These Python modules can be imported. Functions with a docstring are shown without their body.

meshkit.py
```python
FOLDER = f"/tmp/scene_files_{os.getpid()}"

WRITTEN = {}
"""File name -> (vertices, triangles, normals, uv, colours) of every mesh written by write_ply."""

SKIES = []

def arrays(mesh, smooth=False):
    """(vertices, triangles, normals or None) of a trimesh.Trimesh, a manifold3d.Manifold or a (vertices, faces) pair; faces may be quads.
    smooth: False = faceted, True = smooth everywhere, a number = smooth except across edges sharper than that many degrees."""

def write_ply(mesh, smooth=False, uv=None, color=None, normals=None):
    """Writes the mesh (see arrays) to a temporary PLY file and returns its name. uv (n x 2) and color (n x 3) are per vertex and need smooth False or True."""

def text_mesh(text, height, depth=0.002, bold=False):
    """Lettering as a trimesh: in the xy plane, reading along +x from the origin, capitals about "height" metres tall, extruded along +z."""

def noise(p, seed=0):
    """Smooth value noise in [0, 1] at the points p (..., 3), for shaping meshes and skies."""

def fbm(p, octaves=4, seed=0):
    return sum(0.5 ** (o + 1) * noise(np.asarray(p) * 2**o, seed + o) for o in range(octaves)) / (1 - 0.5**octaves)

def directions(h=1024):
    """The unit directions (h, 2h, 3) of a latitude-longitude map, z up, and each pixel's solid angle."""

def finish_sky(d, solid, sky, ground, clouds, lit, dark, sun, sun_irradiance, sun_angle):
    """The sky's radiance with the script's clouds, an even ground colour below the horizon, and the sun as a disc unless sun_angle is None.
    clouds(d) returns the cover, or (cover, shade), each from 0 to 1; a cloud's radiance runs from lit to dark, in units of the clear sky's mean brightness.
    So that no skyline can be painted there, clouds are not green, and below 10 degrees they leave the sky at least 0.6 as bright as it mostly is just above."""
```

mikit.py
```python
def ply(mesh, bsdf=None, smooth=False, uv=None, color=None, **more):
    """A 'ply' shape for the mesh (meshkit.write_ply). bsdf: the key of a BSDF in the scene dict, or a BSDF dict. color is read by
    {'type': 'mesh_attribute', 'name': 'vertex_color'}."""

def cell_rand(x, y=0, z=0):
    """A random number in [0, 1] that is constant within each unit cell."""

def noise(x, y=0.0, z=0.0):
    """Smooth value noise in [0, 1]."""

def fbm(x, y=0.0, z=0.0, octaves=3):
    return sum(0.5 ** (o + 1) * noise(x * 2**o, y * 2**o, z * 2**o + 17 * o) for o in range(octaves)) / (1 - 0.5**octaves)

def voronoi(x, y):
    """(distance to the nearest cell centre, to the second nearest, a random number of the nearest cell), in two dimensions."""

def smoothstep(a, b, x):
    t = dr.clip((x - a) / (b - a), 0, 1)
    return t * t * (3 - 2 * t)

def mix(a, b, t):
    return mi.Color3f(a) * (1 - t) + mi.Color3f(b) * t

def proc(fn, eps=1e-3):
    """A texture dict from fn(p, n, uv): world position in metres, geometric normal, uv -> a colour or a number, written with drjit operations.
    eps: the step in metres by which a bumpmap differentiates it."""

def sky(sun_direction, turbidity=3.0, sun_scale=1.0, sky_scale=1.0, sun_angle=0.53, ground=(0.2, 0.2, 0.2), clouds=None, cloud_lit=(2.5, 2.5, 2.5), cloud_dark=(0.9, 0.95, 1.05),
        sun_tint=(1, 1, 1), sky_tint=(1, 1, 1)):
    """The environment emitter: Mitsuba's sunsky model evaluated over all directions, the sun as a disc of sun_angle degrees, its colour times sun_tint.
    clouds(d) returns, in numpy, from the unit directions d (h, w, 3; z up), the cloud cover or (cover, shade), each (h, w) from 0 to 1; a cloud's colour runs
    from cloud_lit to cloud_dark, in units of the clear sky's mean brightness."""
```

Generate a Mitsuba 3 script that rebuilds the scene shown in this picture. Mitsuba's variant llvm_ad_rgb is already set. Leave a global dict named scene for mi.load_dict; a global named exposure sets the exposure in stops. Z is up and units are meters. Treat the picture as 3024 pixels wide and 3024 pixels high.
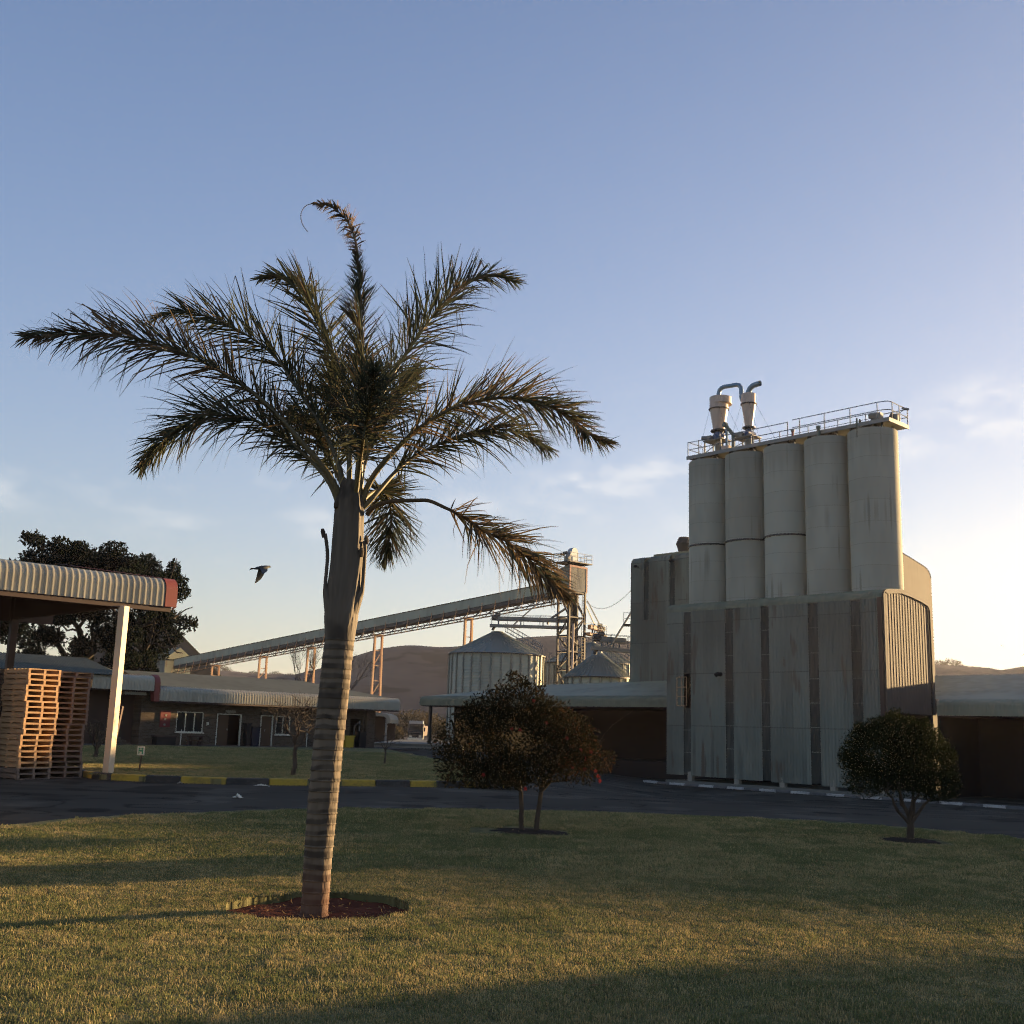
import math, random, numpy as np, trimesh, mitsuba as mi, drjit as dr, mikit
from mikit import noise, fbm, voronoi, cell_rand, smoothstep, mix
from meshkit import fbm as nfbm, noise as nnoise
import shapely.geometry as sg

T = mi.ScalarTransform4f
scene, labels = {}, {}

# ------------------------------------------------------------------ camera, sky, exposure
FOCAL = 3260.0 / 1512.0
PITCH, ROLL = math.atan(643 / 3260.0), math.atan(0.03)
fwd = np.array([0, math.cos(PITCH), math.sin(PITCH)])
up0 = np.array([0, -math.sin(PITCH), math.cos(PITCH)])
up = up0 * math.cos(ROLL) - np.array([1.0, 0, 0]) * math.sin(ROLL)
EYE = np.array([0, 0, 1.6])
scene['camera'] = {'type': 'perspective', 'fov': 2 * math.degrees(math.atan(1 / FOCAL)), 'fov_axis': 'x', 'near_clip': 0.05, 'far_clip': 6000.0,
                   'to_world': T().look_at(origin=EYE.tolist(), target=(EYE + fwd).tolist(), up=up.tolist())}
SUN_AZ, SUN_EL = math.radians(57.5), math.radians(6.3)          # azimuth from +y towards +x
SUN = [math.sin(SUN_AZ) * math.cos(SUN_EL), math.cos(SUN_AZ) * math.cos(SUN_EL), math.sin(SUN_EL)]
exposure = 3.22


def cloud_cover(d):
    az = np.degrees(np.arctan2(d[..., 0], d[..., 1]))
    el = np.degrees(np.arcsin(np.clip(d[..., 2], -1, 1)))
    # streaky noise: stretched along the azimuth, drawn out and lumpy like thin evening cumulus
    q = np.stack([az * 0.34, el * 0.95 + az * 0.03, az * 0 + 3.0], -1)
    n = nfbm(q, 5, 11)
    q2 = np.stack([az * 0.9, el * 2.2, az * 0 + 8.0], -1)
    n = 0.68 * n + 0.32 * nfbm(q2, 4, 23)
    big = nfbm(np.stack([az * 0.06, el * 0.22, az * 0 + 1.0], -1), 3, 5)
    band = np.exp(-((el - 12.6 - 0.09 * az) / 3.0) ** 2) * (0.35 + 0.65 / (1 + np.exp(-(az + 3) / 6.0)))
    low = 0.55 * np.exp(-((el - 6.5) / 2.6) ** 2) / (1 + np.exp(-(az - 16) / 4.0))
    c = np.clip((n - 0.60 + 0.16 * (big - 0.5)) * 5.0 + 0.0, 0, 1) * band + 0.35 * np.clip((n - 0.42) * 3, 0, 1) * low
    c *= 0.5
    # the few banks of thin cumulus that drift low over the mill
    for a0, e0, ra, re, k in ((5.5, 13.1, 4.6, 1.15, 0.75), (1.4, 12.5, 1.6, 0.7, 0.5), (23.6, 15.5, 2.9, 1.6, 1.0), (20.6, 14.6, 1.7, 1.2, 0.75), (26.5, 14.3, 2.2, 0.9, 0.7), (32, 14.5, 4, 1.5, 0.8),
                              (-15.8, 9.3, 3.6, 0.8, 0.45), (-10, 10.1, 2.2, 0.8, 0.45), (-2.6, 11.3, 2.6, 0.7, 0.4), (-26, 10.2, 4, 0.9, 0.4), (22.5, 8.6, 4.5, 1.1, 0.35)):
        g = np.exp(-(((az - a0) / ra) ** 2 + ((el - e0 - 0.05 * (az - a0)) / re) ** 2))
        c = np.maximum(c, 0.62 * k * np.clip((g - 0.12) * 1.5, 0, 1) * np.clip((n - 0.44) * 4.6, 0, 1))
    return np.clip(c, 0, 1)


scene['sky'] = mikit.sky(SUN, turbidity=2.4, sun_scale=2.7, sun_tint=(1.0, 1.3, 2.9), sky_scale=1.0, sky_tint=(0.94, 0.95, 1.25), clouds=cloud_cover, cloud_lit=(2.9, 2.85, 2.75), cloud_dark=(1.8, 1.8, 1.85), ground=(0.12, 0.1, 0.08))

# ------------------------------------------------------------------ site frame: s along the works' cross axis, t along its long axis
AL = math.radians(43)
AX = np.array([math.sin(AL), -math.cos(AL), 0]); BX = np.array([math.cos(AL), math.sin(AL), 0])
SITE = np.stack([AX, BX, np.array([0, 0, 1.0])], 1)


def W(s, t, z=0.0):
    return AX * s + BX * t + np.array([0, 0, z])


def ss(a, b, x):
    q = np.clip((np.asarray(x, float) - a) / (b - a), 0, 1)
    return q * q * (3 - 2 * q)


def gz(x, y):
    """Height of the natural ground: flat by the lawns, falling gently towards the mill and the far yard."""
    x, y = np.asarray(x, float), np.asarray(y, float)
    return -1.3 * ss(24, 52, y) * ss(-4, 10, x) - 0.75 * ss(85, 150, y) * (1 - ss(-4, 10, x))


def gsite(s, t):
    p = W(s, t)
    return float(gz(p[0], p[1]))


# ------------------------------------------------------------------ names, labels, entries
USED = {}


def numbered(k):
    n = USED.get(k, 0); USED[k] = n + 1
    return k if n == 0 else f'{k}_{n:03d}'


def thing(name, label, cat, group=None):
    k = numbered(name)
    labels[k] = {'label': label, 'category': cat}
    if group:
        labels[k]['group'] = group
    return k


def put(name, mesh, mat, parent=None, smooth=False, label=None, kind=None, **more):
    k = numbered(parent + '__' + name if parent else name)
    if isinstance(mesh, M):
        mesh = mesh.mesh()
    scene[k] = mikit.ply(mesh, mat, smooth, **more)
    if label or kind:
        labels[k] = {**({'label': label} if label else {}), **({'kind': kind} if kind else {})}
    return k


def solo(name, mesh, mat, label, cat, group=None, smooth=False):
    k = put(name, mesh, mat, None, smooth)
    labels[k] = {'label': label, 'category': cat}
    if group:
        labels[k]['group'] = group
    return k


def struct(name, mesh, mat, smooth=False, **more):
    k = put(name, mesh, mat, None, smooth, **more)
    labels[k] = {'kind': 'structure'}
    return k


def share(key, src):
    scene[key] = src
    return key


# ------------------------------------------------------------------ mesh helper
class M:
    """Collects pieces of one mesh. site=True: coordinates are (s, t, z) of the works' frame."""

    def __init__(self, site=False):
        self.v, self.f, self.n, self.site = [], [], 0, site

    def add(self, v, f):
        v, f = np.asarray(v, float), np.asarray(f, int)
        if f.shape[1] == 4:
            f = np.vstack([f[:, [0, 1, 2]], f[:, [0, 2, 3]]])
        self.v.append(v); self.f.append(f + self.n); self.n += len(v)
        return self

    def box(self, a, b):
        a, b = np.minimum(a, b), np.maximum(a, b)
        v = np.array([[x, y, z] for x in (a[0], b[0]) for y in (a[1], b[1]) for z in (a[2], b[2])])
        return self.add(v, [[0, 1, 3, 2], [4, 6, 7, 5], [0, 4, 5, 1], [2, 3, 7, 6], [0, 2, 6, 4], [1, 5, 7, 3]])

    def cbox(self, a, b, c=0.02):
        """a box with its upright and top edges chamfered by c"""
        a, b = np.minimum(a, b), np.maximum(a, b)
        def ring(z, o):
            x0, y0, x1, y1 = a[0] + o, a[1] + o, b[0] - o, b[1] - o
            return [[x0 + c, y0, z], [x1 - c, y0, z], [x1, y0 + c, z], [x1, y1 - c, z], [x1 - c, y1, z], [x0 + c, y1, z], [x0, y1 - c, z], [x0, y0 + c, z]]
        v = ring(a[2], 0) + ring(b[2] - c, 0) + ring(b[2], c)
        f = [[k * 8 + i, k * 8 + (i + 1) % 8, k * 8 + 8 + (i + 1) % 8, k * 8 + 8 + i] for k in range(2) for i in range(8)]
        self.add(v, f)
        return self.add(np.array(v)[16:], [[0, i, i + 1] for i in range(1, 7)]).add(np.array(v)[:8], [[0, i + 1, i] for i in range(1, 7)])

    def beam(self, p, q, w, h=None, up=(0, 0, 1)):
        p, q = np.asarray(p, float), np.asarray(q, float)
        h = w if h is None else h
        d = (q - p) / np.linalg.norm(q - p)
        up = np.asarray(up, float)
        if abs(d @ up) > 0.97:
            up = np.array([1.0, 0, 0])
        r = np.cross(d, up); r /= np.linalg.norm(r)
        u = np.cross(r, d)
        v = [e + r * w / 2 * x + u * h / 2 * y for e in (p, q) for x, y in ((-1, -1), (1, -1), (1, 1), (-1, 1))]
        return self.add(v, [[0, 1, 5, 4], [1, 2, 6, 5], [2, 3, 7, 6], [3, 0, 4, 7], [3, 2, 1, 0], [4, 5, 6, 7]])

    def tube(self, pts, r, n=8, caps=True):
        pts = np.asarray(pts, float)
        r = np.broadcast_to(np.asarray(r, float), (len(pts),))
        tan = np.gradient(pts, axis=0); tan /= np.linalg.norm(tan, axis=1, keepdims=True) + 1e-12
        ref = np.array([0, 0, 1.0]) if abs(tan[0][2]) < 0.9 else np.array([1.0, 0, 0])
        x = np.cross(tan[0], ref); x /= np.linalg.norm(x)
        rings, a = [], np.arange(n) * 2 * math.pi / n
        for i in range(len(pts)):
            x = x - tan[i] * (x @ tan[i]); x /= np.linalg.norm(x)
            y = np.cross(tan[i], x)
            rings.append(pts[i] + r[i] * (np.cos(a)[:, None] * x + np.sin(a)[:, None] * y))
        k, j = np.arange(n), (np.arange(n) + 1) % n
        f = [np.stack([i * n + k, i * n + j, (i + 1) * n + j, (i + 1) * n + k], 1) for i in range(len(pts) - 1)]
        self.add(np.vstack(rings), np.vstack(f))
        if caps:
            for ring, s in ((rings[0], -1), (rings[-1], 1)):
                self.add(np.vstack([ring, ring.mean(0)]), np.stack([k, j, k * 0 + n], 1)[:, ::s])
        return self

    def lathe(self, prof, c=(0, 0, 0), n=24):
        """prof: (radius, z) from the bottom up"""
        a = np.arange(n) * 2 * math.pi / n
        v = np.vstack([np.stack([np.cos(a) * r + c[0], np.sin(a) * r + c[1], a * 0 + z + c[2]], 1) for r, z in prof])
        k, j = np.arange(n), (np.arange(n) + 1) % n
        return self.add(v, np.vstack([np.stack([i * n + k, i * n + j, (i + 1) * n + j, (i + 1) * n + k], 1) for i in range(len(prof) - 1)]))

    def quad(self, *p):
        return self.add(p, [[0, 1, 2, 3]])

    def tri(self, *p):
        return self.add(p, [[0, 1, 2]])

    def prism(self, poly, axis, a, b):
        """poly of the two other coordinates extruded along axis from a to b"""
        poly = np.asarray(poly, float); n = len(poly)
        v = np.zeros((2 * n, 3)); o = [i for i in range(3) if i != axis]
        v[:n, o], v[n:, o], v[:n, axis], v[n:, axis] = poly, poly, a, b
        k, j = np.arange(n), (np.arange(n) + 1) % n
        self.add(v, np.stack([k, j, j + n, k + n], 1))
        tri = trimesh.creation.triangulate_polygon(sg.Polygon(poly), engine='earcut')
        return self.add(v, self._cap(poly, tri, 0)).add(v, self._cap(poly, tri, n))

    @staticmethod
    def _cap(poly, tri, off):
        tv, tf = np.asarray(tri[0]), np.asarray(tri[1])
        idx = np.array([np.argmin(((poly - p[:2]) ** 2).sum(1)) for p in tv])
        return idx[tf] + off

    def grid(self, P):
        """P (nu, nv, 3)"""
        nu, nv = P.shape[:2]
        i = np.arange(nu * nv).reshape(nu, nv)
        return self.add(P.reshape(-1, 3), np.stack([i[:-1, :-1].ravel(), i[1:, :-1].ravel(), i[1:, 1:].ravel(), i[:-1, 1:].ravel()], 1))

    def mesh(self):
        v, f = np.vstack(self.v), np.vstack(self.f)
        if self.site:
            v = v @ SITE.T
        return trimesh.Trimesh(v, f, process=False)


def arc(cx, cz, r, a0, a1, n=6):
    return [(cx + r * math.cos(math.radians(a)), cz + r * math.sin(math.radians(a))) for a in np.linspace(a0, a1, n)]


def ribbed(u0, u1, path, pitch=0.18, h=0.037, out=1, shape=(0.30, 0.38, 0.62, 0.70), axis='t', zcut=None):
    """Ribbed roof or wall sheet. Ribs follow path (points of (p, z)); they repeat along axis ('s' or 't') from u0 to u1.
    Returns site-frame M. out: side of the path towards which the ribs stand."""
    path = np.asarray(path, float)
    d = np.gradient(path, axis=0); d /= np.linalg.norm(d, axis=1, keepdims=True) + 1e-12
    nrm = np.stack([d[:, 1], -d[:, 0]], 1) * out
    us, hs = [], []
    n = max(1, int(round((u1 - u0) / pitch))); pitch = (u1 - u0) / n
    for k in range(n):
        for q, e in zip((0.0,) + tuple(shape), (0, 0, h, h, 0)):
            us.append(u0 + (k + q) * pitch); hs.append(e)
    us.append(u1); hs.append(0)
    us, hs = np.array(us), np.array(hs)
    pp = path[None, :, :] + nrm[None, :, :] * hs[:, None, None]
    U = np.broadcast_to(us[:, None], pp.shape[:2])
    P = np.stack([pp[..., 0], U, pp[..., 1]], -1) if axis == 't' else np.stack([U, pp[..., 0], pp[..., 1]], -1)
    m = M(True)
    if zcut is not None:
        P = P.copy(); P[..., 2] = np.minimum(P[..., 2], zcut(U)[..., ])
    return m.grid(P)


# ------------------------------------------------------------------ materials
def tex(fn, eps=1e-3):
    return mikit.proc(fn, eps)


def rgb(*c):
    return {'type': 'rgb', 'value': [float(x) for x in c]}


def two(b):
    return {'type': 'twosided', 'b': b}


def plain(key, c, rough=0.6, metal=0.0, spec=0.4):
    scene[key] = two({'type': 'principled', 'base_color': rgb(*c), 'roughness': rough, 'metallic': metal, 'specular': spec})


def proced(key, fn, rough=0.6, metal=0.0, spec=0.4, bump=None, eps=2e-3):
    b = {'type': 'principled', 'base_color': tex(fn), 'roughness': rough, 'metallic': metal, 'specular': spec}
    if bump:
        b = {'type': 'bumpmap', 'nested': b, 'arbitrary': tex(bump[0], eps), 'scale': bump[1]}
    scene[key] = two(b)


def weathered(c, dirt, sc=0.5, amount=0.35, streak=True):
    c, dirt = mi.ScalarColor3f(*c), mi.ScalarColor3f(*dirt)
    def fn(p, n, uv):
        k = fbm(p.x * sc, p.y * sc, p.z * sc * (0.25 if streak else 1), 4)
        fine = noise(p.x * 9 * sc, p.y * 9 * sc, p.z * (1.3 if streak else 9) * sc)
        w = smoothstep(0.38, 0.78, 0.72 * k + 0.28 * fine) * amount * 2
        return mix(c, dirt, dr.clip(w, 0, 1))
    return fn


proced('sheet_cream', weathered((0.42, 0.40, 0.32), (0.25, 0.23, 0.18), 0.9, 0.3), 0.5, spec=0.2)
proced('sheet_roof', weathered((0.28, 0.285, 0.22), (0.18, 0.18, 0.14), 0.35, 0.35, False), 0.6, spec=0.15)
proced('sheet_end', weathered((0.085, 0.076, 0.068), (0.06, 0.054, 0.048), 0.8, 0.3), 0.7, spec=0.1)
proced('roof_office', weathered((0.092, 0.102, 0.088), (0.064, 0.07, 0.058), 0.35, 0.35, False), 0.65, spec=0.1)
proced('gallery_sheet', weathered((0.32, 0.355, 0.29), (0.21, 0.23, 0.19), 0.3, 0.35), 0.6, spec=0.15)
proced('roof_grey', weathered((0.20, 0.21, 0.155), (0.13, 0.137, 0.10), 0.35, 0.35, False), 0.6, spec=0.15)
proced('skylight', weathered((0.042, 0.048, 0.044), (0.10, 0.105, 0.095), 0.9, 0.4), 0.5, spec=0.15)
def silo_fn(p, n, uv):
    w = fbm(p.x * 0.5, p.y * 0.5, p.z * 0.14, 4)
    run = noise(p.x * 7, p.y * 7, p.z * 0.22) * noise(p.x * 2.3, p.y * 2.3, p.z * 0.5)
    c = mix((0.355, 0.36, 0.305), (0.245, 0.245, 0.205), smoothstep(0.35, 0.75, w) * 0.7)
    c = mix(c, mi.ScalarColor3f(0.15, 0.145, 0.12), smoothstep(0.42, 0.75, run) * 0.55)
    zz = (p.z + 0.03 * noise(p.x * 2, p.y * 2, 0)) / 1.22
    q = zz - dr.floor(zz)
    lift = smoothstep(0.022, 0.006, dr.minimum(q, 1 - q))
    c = mix(c, c * (0.90 + 0.2 * cell_rand(dr.floor(zz), 2, 5)), 0.5)
    c = mix(c, mi.ScalarColor3f(0.19, 0.185, 0.155), lift * 0.35)
    top = smoothstep(17.2, 18.9, p.z + 1.3 * noise(p.x * 5, p.y * 5, 0))
    foot = smoothstep(10.2, 9.2, p.z + 0.6 * noise(p.x * 4, p.y * 4, 1))
    return mix(c, mi.ScalarColor3f(0.17, 0.165, 0.14), 0.35 * top + 0.4 * foot)


def clad_fn(p, n, uv):
    s = p.x * AX[0] + p.y * AX[1]
    k = fbm(p.x * 0.4, p.y * 0.4, p.z * 0.10, 4)
    run = noise(p.x * 4.4, p.y * 4.4, p.z * 0.30) * noise(p.x * 1.3, p.y * 1.3, p.z * 0.2)
    sheet = cell_rand(dr.floor(s / 0.76), dr.floor((p.z + 0.9) / 3.05), 4)
    c = mix((0.165, 0.185, 0.16), (0.112, 0.122, 0.105), smoothstep(0.35, 0.75, k) * 0.8)
    c = c * (0.90 + 0.2 * sheet)
    c = mix(c, mi.ScalarColor3f(0.075, 0.08, 0.068), smoothstep(0.4, 0.7, run) * 0.6)
    zz = (p.z + 0.9) / 3.05
    q = zz - dr.floor(zz)
    c = mix(c, mi.ScalarColor3f(0.06, 0.065, 0.055), smoothstep(0.012, 0.003, dr.minimum(q, 1 - q)) * 0.6)
    low = smoothstep(1.9, -0.6, p.z) * smoothstep(0.35, 0.6, fbm(p.x * 1.1, p.y * 1.1, p.z * 0.7, 3))
    c = mix(c, mi.ScalarColor3f(0.215, 0.215, 0.175), low * 0.55)
    rust = smoothstep(0.66, 0.74, fbm(p.x * 2.2, p.y * 2.2, p.z * 0.35 + 5, 3))
    return mix(c, mi.ScalarColor3f(0.10, 0.06, 0.04), rust * 0.5)


proced('sheet_green', clad_fn, 0.6, spec=0.15)
proced('silo_paint', silo_fn, 0.8, spec=0.1)
proced('bin_steel', weathered((0.33, 0.36, 0.305), (0.23, 0.25, 0.21), 0.4, 0.35), 0.55, 0.0, 0.2)
plain('bin_roof', (0.21, 0.23, 0.205), 0.5, 0.2)
plain('dark_steel', (0.055, 0.052, 0.05), 0.55, 0.2)
plain('grey_steel', (0.20, 0.20, 0.19), 0.5, 0.3)
plain('galv', (0.30, 0.33, 0.36), 0.38, 0.6)
plain('rail_steel', (0.10, 0.125, 0.15), 0.45, 0.3)
proced('orange_steel', weathered((0.50, 0.30, 0.16), (0.26, 0.14, 0.08), 1.2, 0.35), 0.55)
plain('red_flash', (0.20, 0.05, 0.04), 0.5)
proced('cyclone_paint', weathered((0.50, 0.40, 0.33), (0.33, 0.25, 0.2), 1.0, 0.25), 0.38)
plain('blue_steel', (0.03, 0.06, 0.15), 0.4)
plain('duct_blue', (0.16, 0.24, 0.32), 0.4, 0.4)
plain('black', (0.012, 0.012, 0.013), 0.7)
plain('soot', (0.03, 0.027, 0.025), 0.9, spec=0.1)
plain('brown_dark', (0.055, 0.035, 0.028), 0.7)
plain('white_paint', (0.55, 0.55, 0.47), 0.6)
plain('post_paint', (0.56, 0.47, 0.34), 0.6)
plain('glass_dark', (0.012, 0.016, 0.018), 0.08, spec=0.5)
plain('door_brown', (0.085, 0.052, 0.03), 0.7)
plain('yellow_paint', (0.45, 0.32, 0.03), 0.55)
plain('navy_plastic', (0.008, 0.012, 0.028), 0.5)
plain('sign_green', (0.02, 0.22, 0.12), 0.5)
plain('poster_red', (0.16, 0.03, 0.03), 0.6)
plain('concrete', (0.27, 0.255, 0.21), 0.85, spec=0.2)
plain('slab_grey', (0.15, 0.15, 0.13), 0.85, spec=0.2)


def brick_fn(p, n, uv):
    u = p.x * BX[0] + p.y * BX[1]
    row = dr.floor(p.z / 0.085)
    x = u / 0.23 + 0.5 * (row - 2 * dr.floor(row / 2))
    fx, fz = x - dr.floor(x), p.z / 0.085 - row
    joint = dr.select((fx < 0.05) | (fz < 0.13), 1.0, 0.0)
    r = cell_rand(dr.floor(x), row, 7)
    return mix(mix((0.065, 0.05, 0.036), (0.115, 0.09, 0.065), r), mi.ScalarColor3f(0.11, 0.105, 0.09), joint * 0.8)


proced('brick', brick_fn, 0.85, spec=0.2)


def wood(a, b):
    a, b = mi.ScalarColor3f(*a), mi.ScalarColor3f(*b)
    def fn(p, n, uv):
        k = fbm(p.x * 3.1, p.y * 3.1, p.z * 21, 3)
        return mix(a, b, k)
    return fn


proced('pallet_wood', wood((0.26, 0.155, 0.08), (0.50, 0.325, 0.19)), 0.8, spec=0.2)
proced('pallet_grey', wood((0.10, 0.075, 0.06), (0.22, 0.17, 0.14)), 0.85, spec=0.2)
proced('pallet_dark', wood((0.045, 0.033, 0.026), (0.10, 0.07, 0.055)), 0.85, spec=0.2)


def asphalt_fn(p, n, uv):
    k = fbm(p.x * 0.35, p.y * 0.35, 1.0, 4)
    f = noise(p.x * 60, p.y * 60, 0)
    track = smoothstep(0.52, 0.68, fbm(p.x * 0.10 - p.y * 0.02, p.y * 0.75, 6.0, 3))
    oil = smoothstep(0.66, 0.74, fbm(p.x * 0.55 + 9, p.y * 0.55, 2.0, 3))
    dust = smoothstep(0.55, 0.75, fbm(p.x * 0.8 + 3, p.y * 0.8, 8.0, 4))
    crack = smoothstep(0.012, 0.0, dr.abs(fbm(p.x * 0.22 + 40, p.y * 0.22, 4, 4) - 0.5))
    return mix(mi.Color3f(0.034, 0.032, 0.027), mi.Color3f(0.056, 0.051, 0.041), dr.clip(k * 0.9 + f * 0.35 - 0.15, 0, 1)) * (1 - 0.5 * crack) * (1 - 0.25 * track) * (1 - 0.45 * oil) * (1 + 0.6 * dust)


def asphalt_bump(p, n, uv):
    return noise(p.x * 70, p.y * 70, 0) + 0.5 * noise(p.x * 160, p.y * 160, 0)


proced('asphalt', asphalt_fn, 0.9, spec=0.08, bump=(asphalt_bump, 0.003))


def turf_fn(p, n, uv):
    k = fbm(p.x * 0.8, p.y * 0.8, 2.0, 4)
    f = fbm(p.x * 11, p.y * 11, 5.0, 2)
    return mix(mix((0.10, 0.11, 0.052), (0.23, 0.195, 0.095), dr.clip(k * 1.3 - 0.2, 0, 1)), mi.ScalarColor3f(0.055, 0.055, 0.026), dr.clip(1.3 - f * 2.2, 0, 1))


def turf_bump(p, n, uv):
    return fbm(p.x * 14, p.y * 14, 0, 3)


proced('turf', turf_fn, 0.9, spec=0.1, bump=(turf_bump, 0.05))


def soil_fn(p, n, uv):
    k = fbm(p.x * 9, p.y * 9, p.z * 9, 4)
    return mix(mi.ScalarColor3f(0.042, 0.015, 0.009), mi.ScalarColor3f(0.125, 0.046, 0.027), k)


proced('red_soil', soil_fn, 0.95, spec=0.1, bump=(lambda p, n, uv: fbm(p.x * 40, p.y * 40, 0, 3), 0.02))


def veld_fn(p, n, uv):
    k = fbm(p.x * 0.012, p.y * 0.012, 3.0, 5)
    f = fbm(p.x * 0.11, p.y * 0.11, 1.0, 4)
    bush = smoothstep(0.60, 0.70, fbm(p.x * 0.045, p.y * 0.045, 9.0, 4))
    c = mix((0.046, 0.043, 0.044), (0.092, 0.078, 0.066), dr.clip(0.6 * k + 0.6 * f - 0.1, 0, 1))
    return mix(c, mi.ScalarColor3f(0.026, 0.028, 0.022), bush * 0.75)


proced('veld', veld_fn, 0.95, spec=0.1)


def palm_bark(p, n, uv):
    w = fbm(p.x * 16, p.y * 16, p.z * 2.2, 3)
    ring = p.z * 10.4 + 0.9 * p.z * p.z * 0.35 + 0.55 * (fbm(p.x * 6, p.y * 6, p.z * 2.5, 3) - 0.5)
    q = ring - dr.floor(ring)
    wide = 0.24 + 0.30 * cell_rand(dr.floor(ring), 3, 1)
    scar = smoothstep(0.0, 0.10, q) * smoothstep(wide + 0.16, wide - 0.04, q)
    c = mix((0.075, 0.063, 0.050), (0.185, 0.155, 0.118), w)
    c = mix(c, mi.ScalarColor3f(0.026, 0.022, 0.018), scar * (0.30 + 0.70 * noise(p.x * 13, p.y * 13, p.z * 9)))
    patch = smoothstep(0.58, 0.72, fbm(p.x * 5, p.y * 5, p.z * 3.3, 3))
    c = mix(c, mi.ScalarColor3f(0.035, 0.030, 0.026), patch * 0.6)
    red = smoothstep(0.55, 0.02, p.z)
    return mix(c, mi.ScalarColor3f(0.13, 0.055, 0.032), red * 0.6)


proced('palm_bark', palm_bark, 0.85, spec=0.2, bump=(lambda p, n, uv: fbm(p.x * 30, p.y * 30, p.z * 8, 3), 0.012))


def sheath_fn(p, n, uv):
    k = fbm(p.x * 22, p.y * 22, p.z * 1.6, 4)
    b = fbm(p.x * 4, p.y * 4, p.z * 3, 3)
    return mix(mix((0.055, 0.046, 0.037), (0.155, 0.132, 0.104), k), mi.ScalarColor3f(0.03, 0.025, 0.022), smoothstep(0.5, 0.75, b) * 0.7)


proced('sheath', sheath_fn, 0.75, spec=0.3, bump=(lambda p, n, uv: fbm(p.x * 60, p.y * 60, p.z * 4, 3), 0.008))
proced('bark', lambda p, n, uv: mix((0.035, 0.028, 0.022), (0.095, 0.075, 0.058), fbm(p.x * 20, p.y * 20, p.z * 6, 3)), 0.9, spec=0.15)


def leafmat(key, a, b, trans=0.35, rough=0.45, sc=7.0):
    a, b = mi.ScalarColor3f(*a), mi.ScalarColor3f(*b)
    scene[key] = {'type': 'principledthin', 'base_color': tex(lambda p, n, uv: mix(a, b, noise(p.x * sc, p.y * sc, p.z * sc))), 'roughness': rough, 'diff_trans': trans, 'spec_trans': 0.0, 'eta': 1.4}


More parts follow.
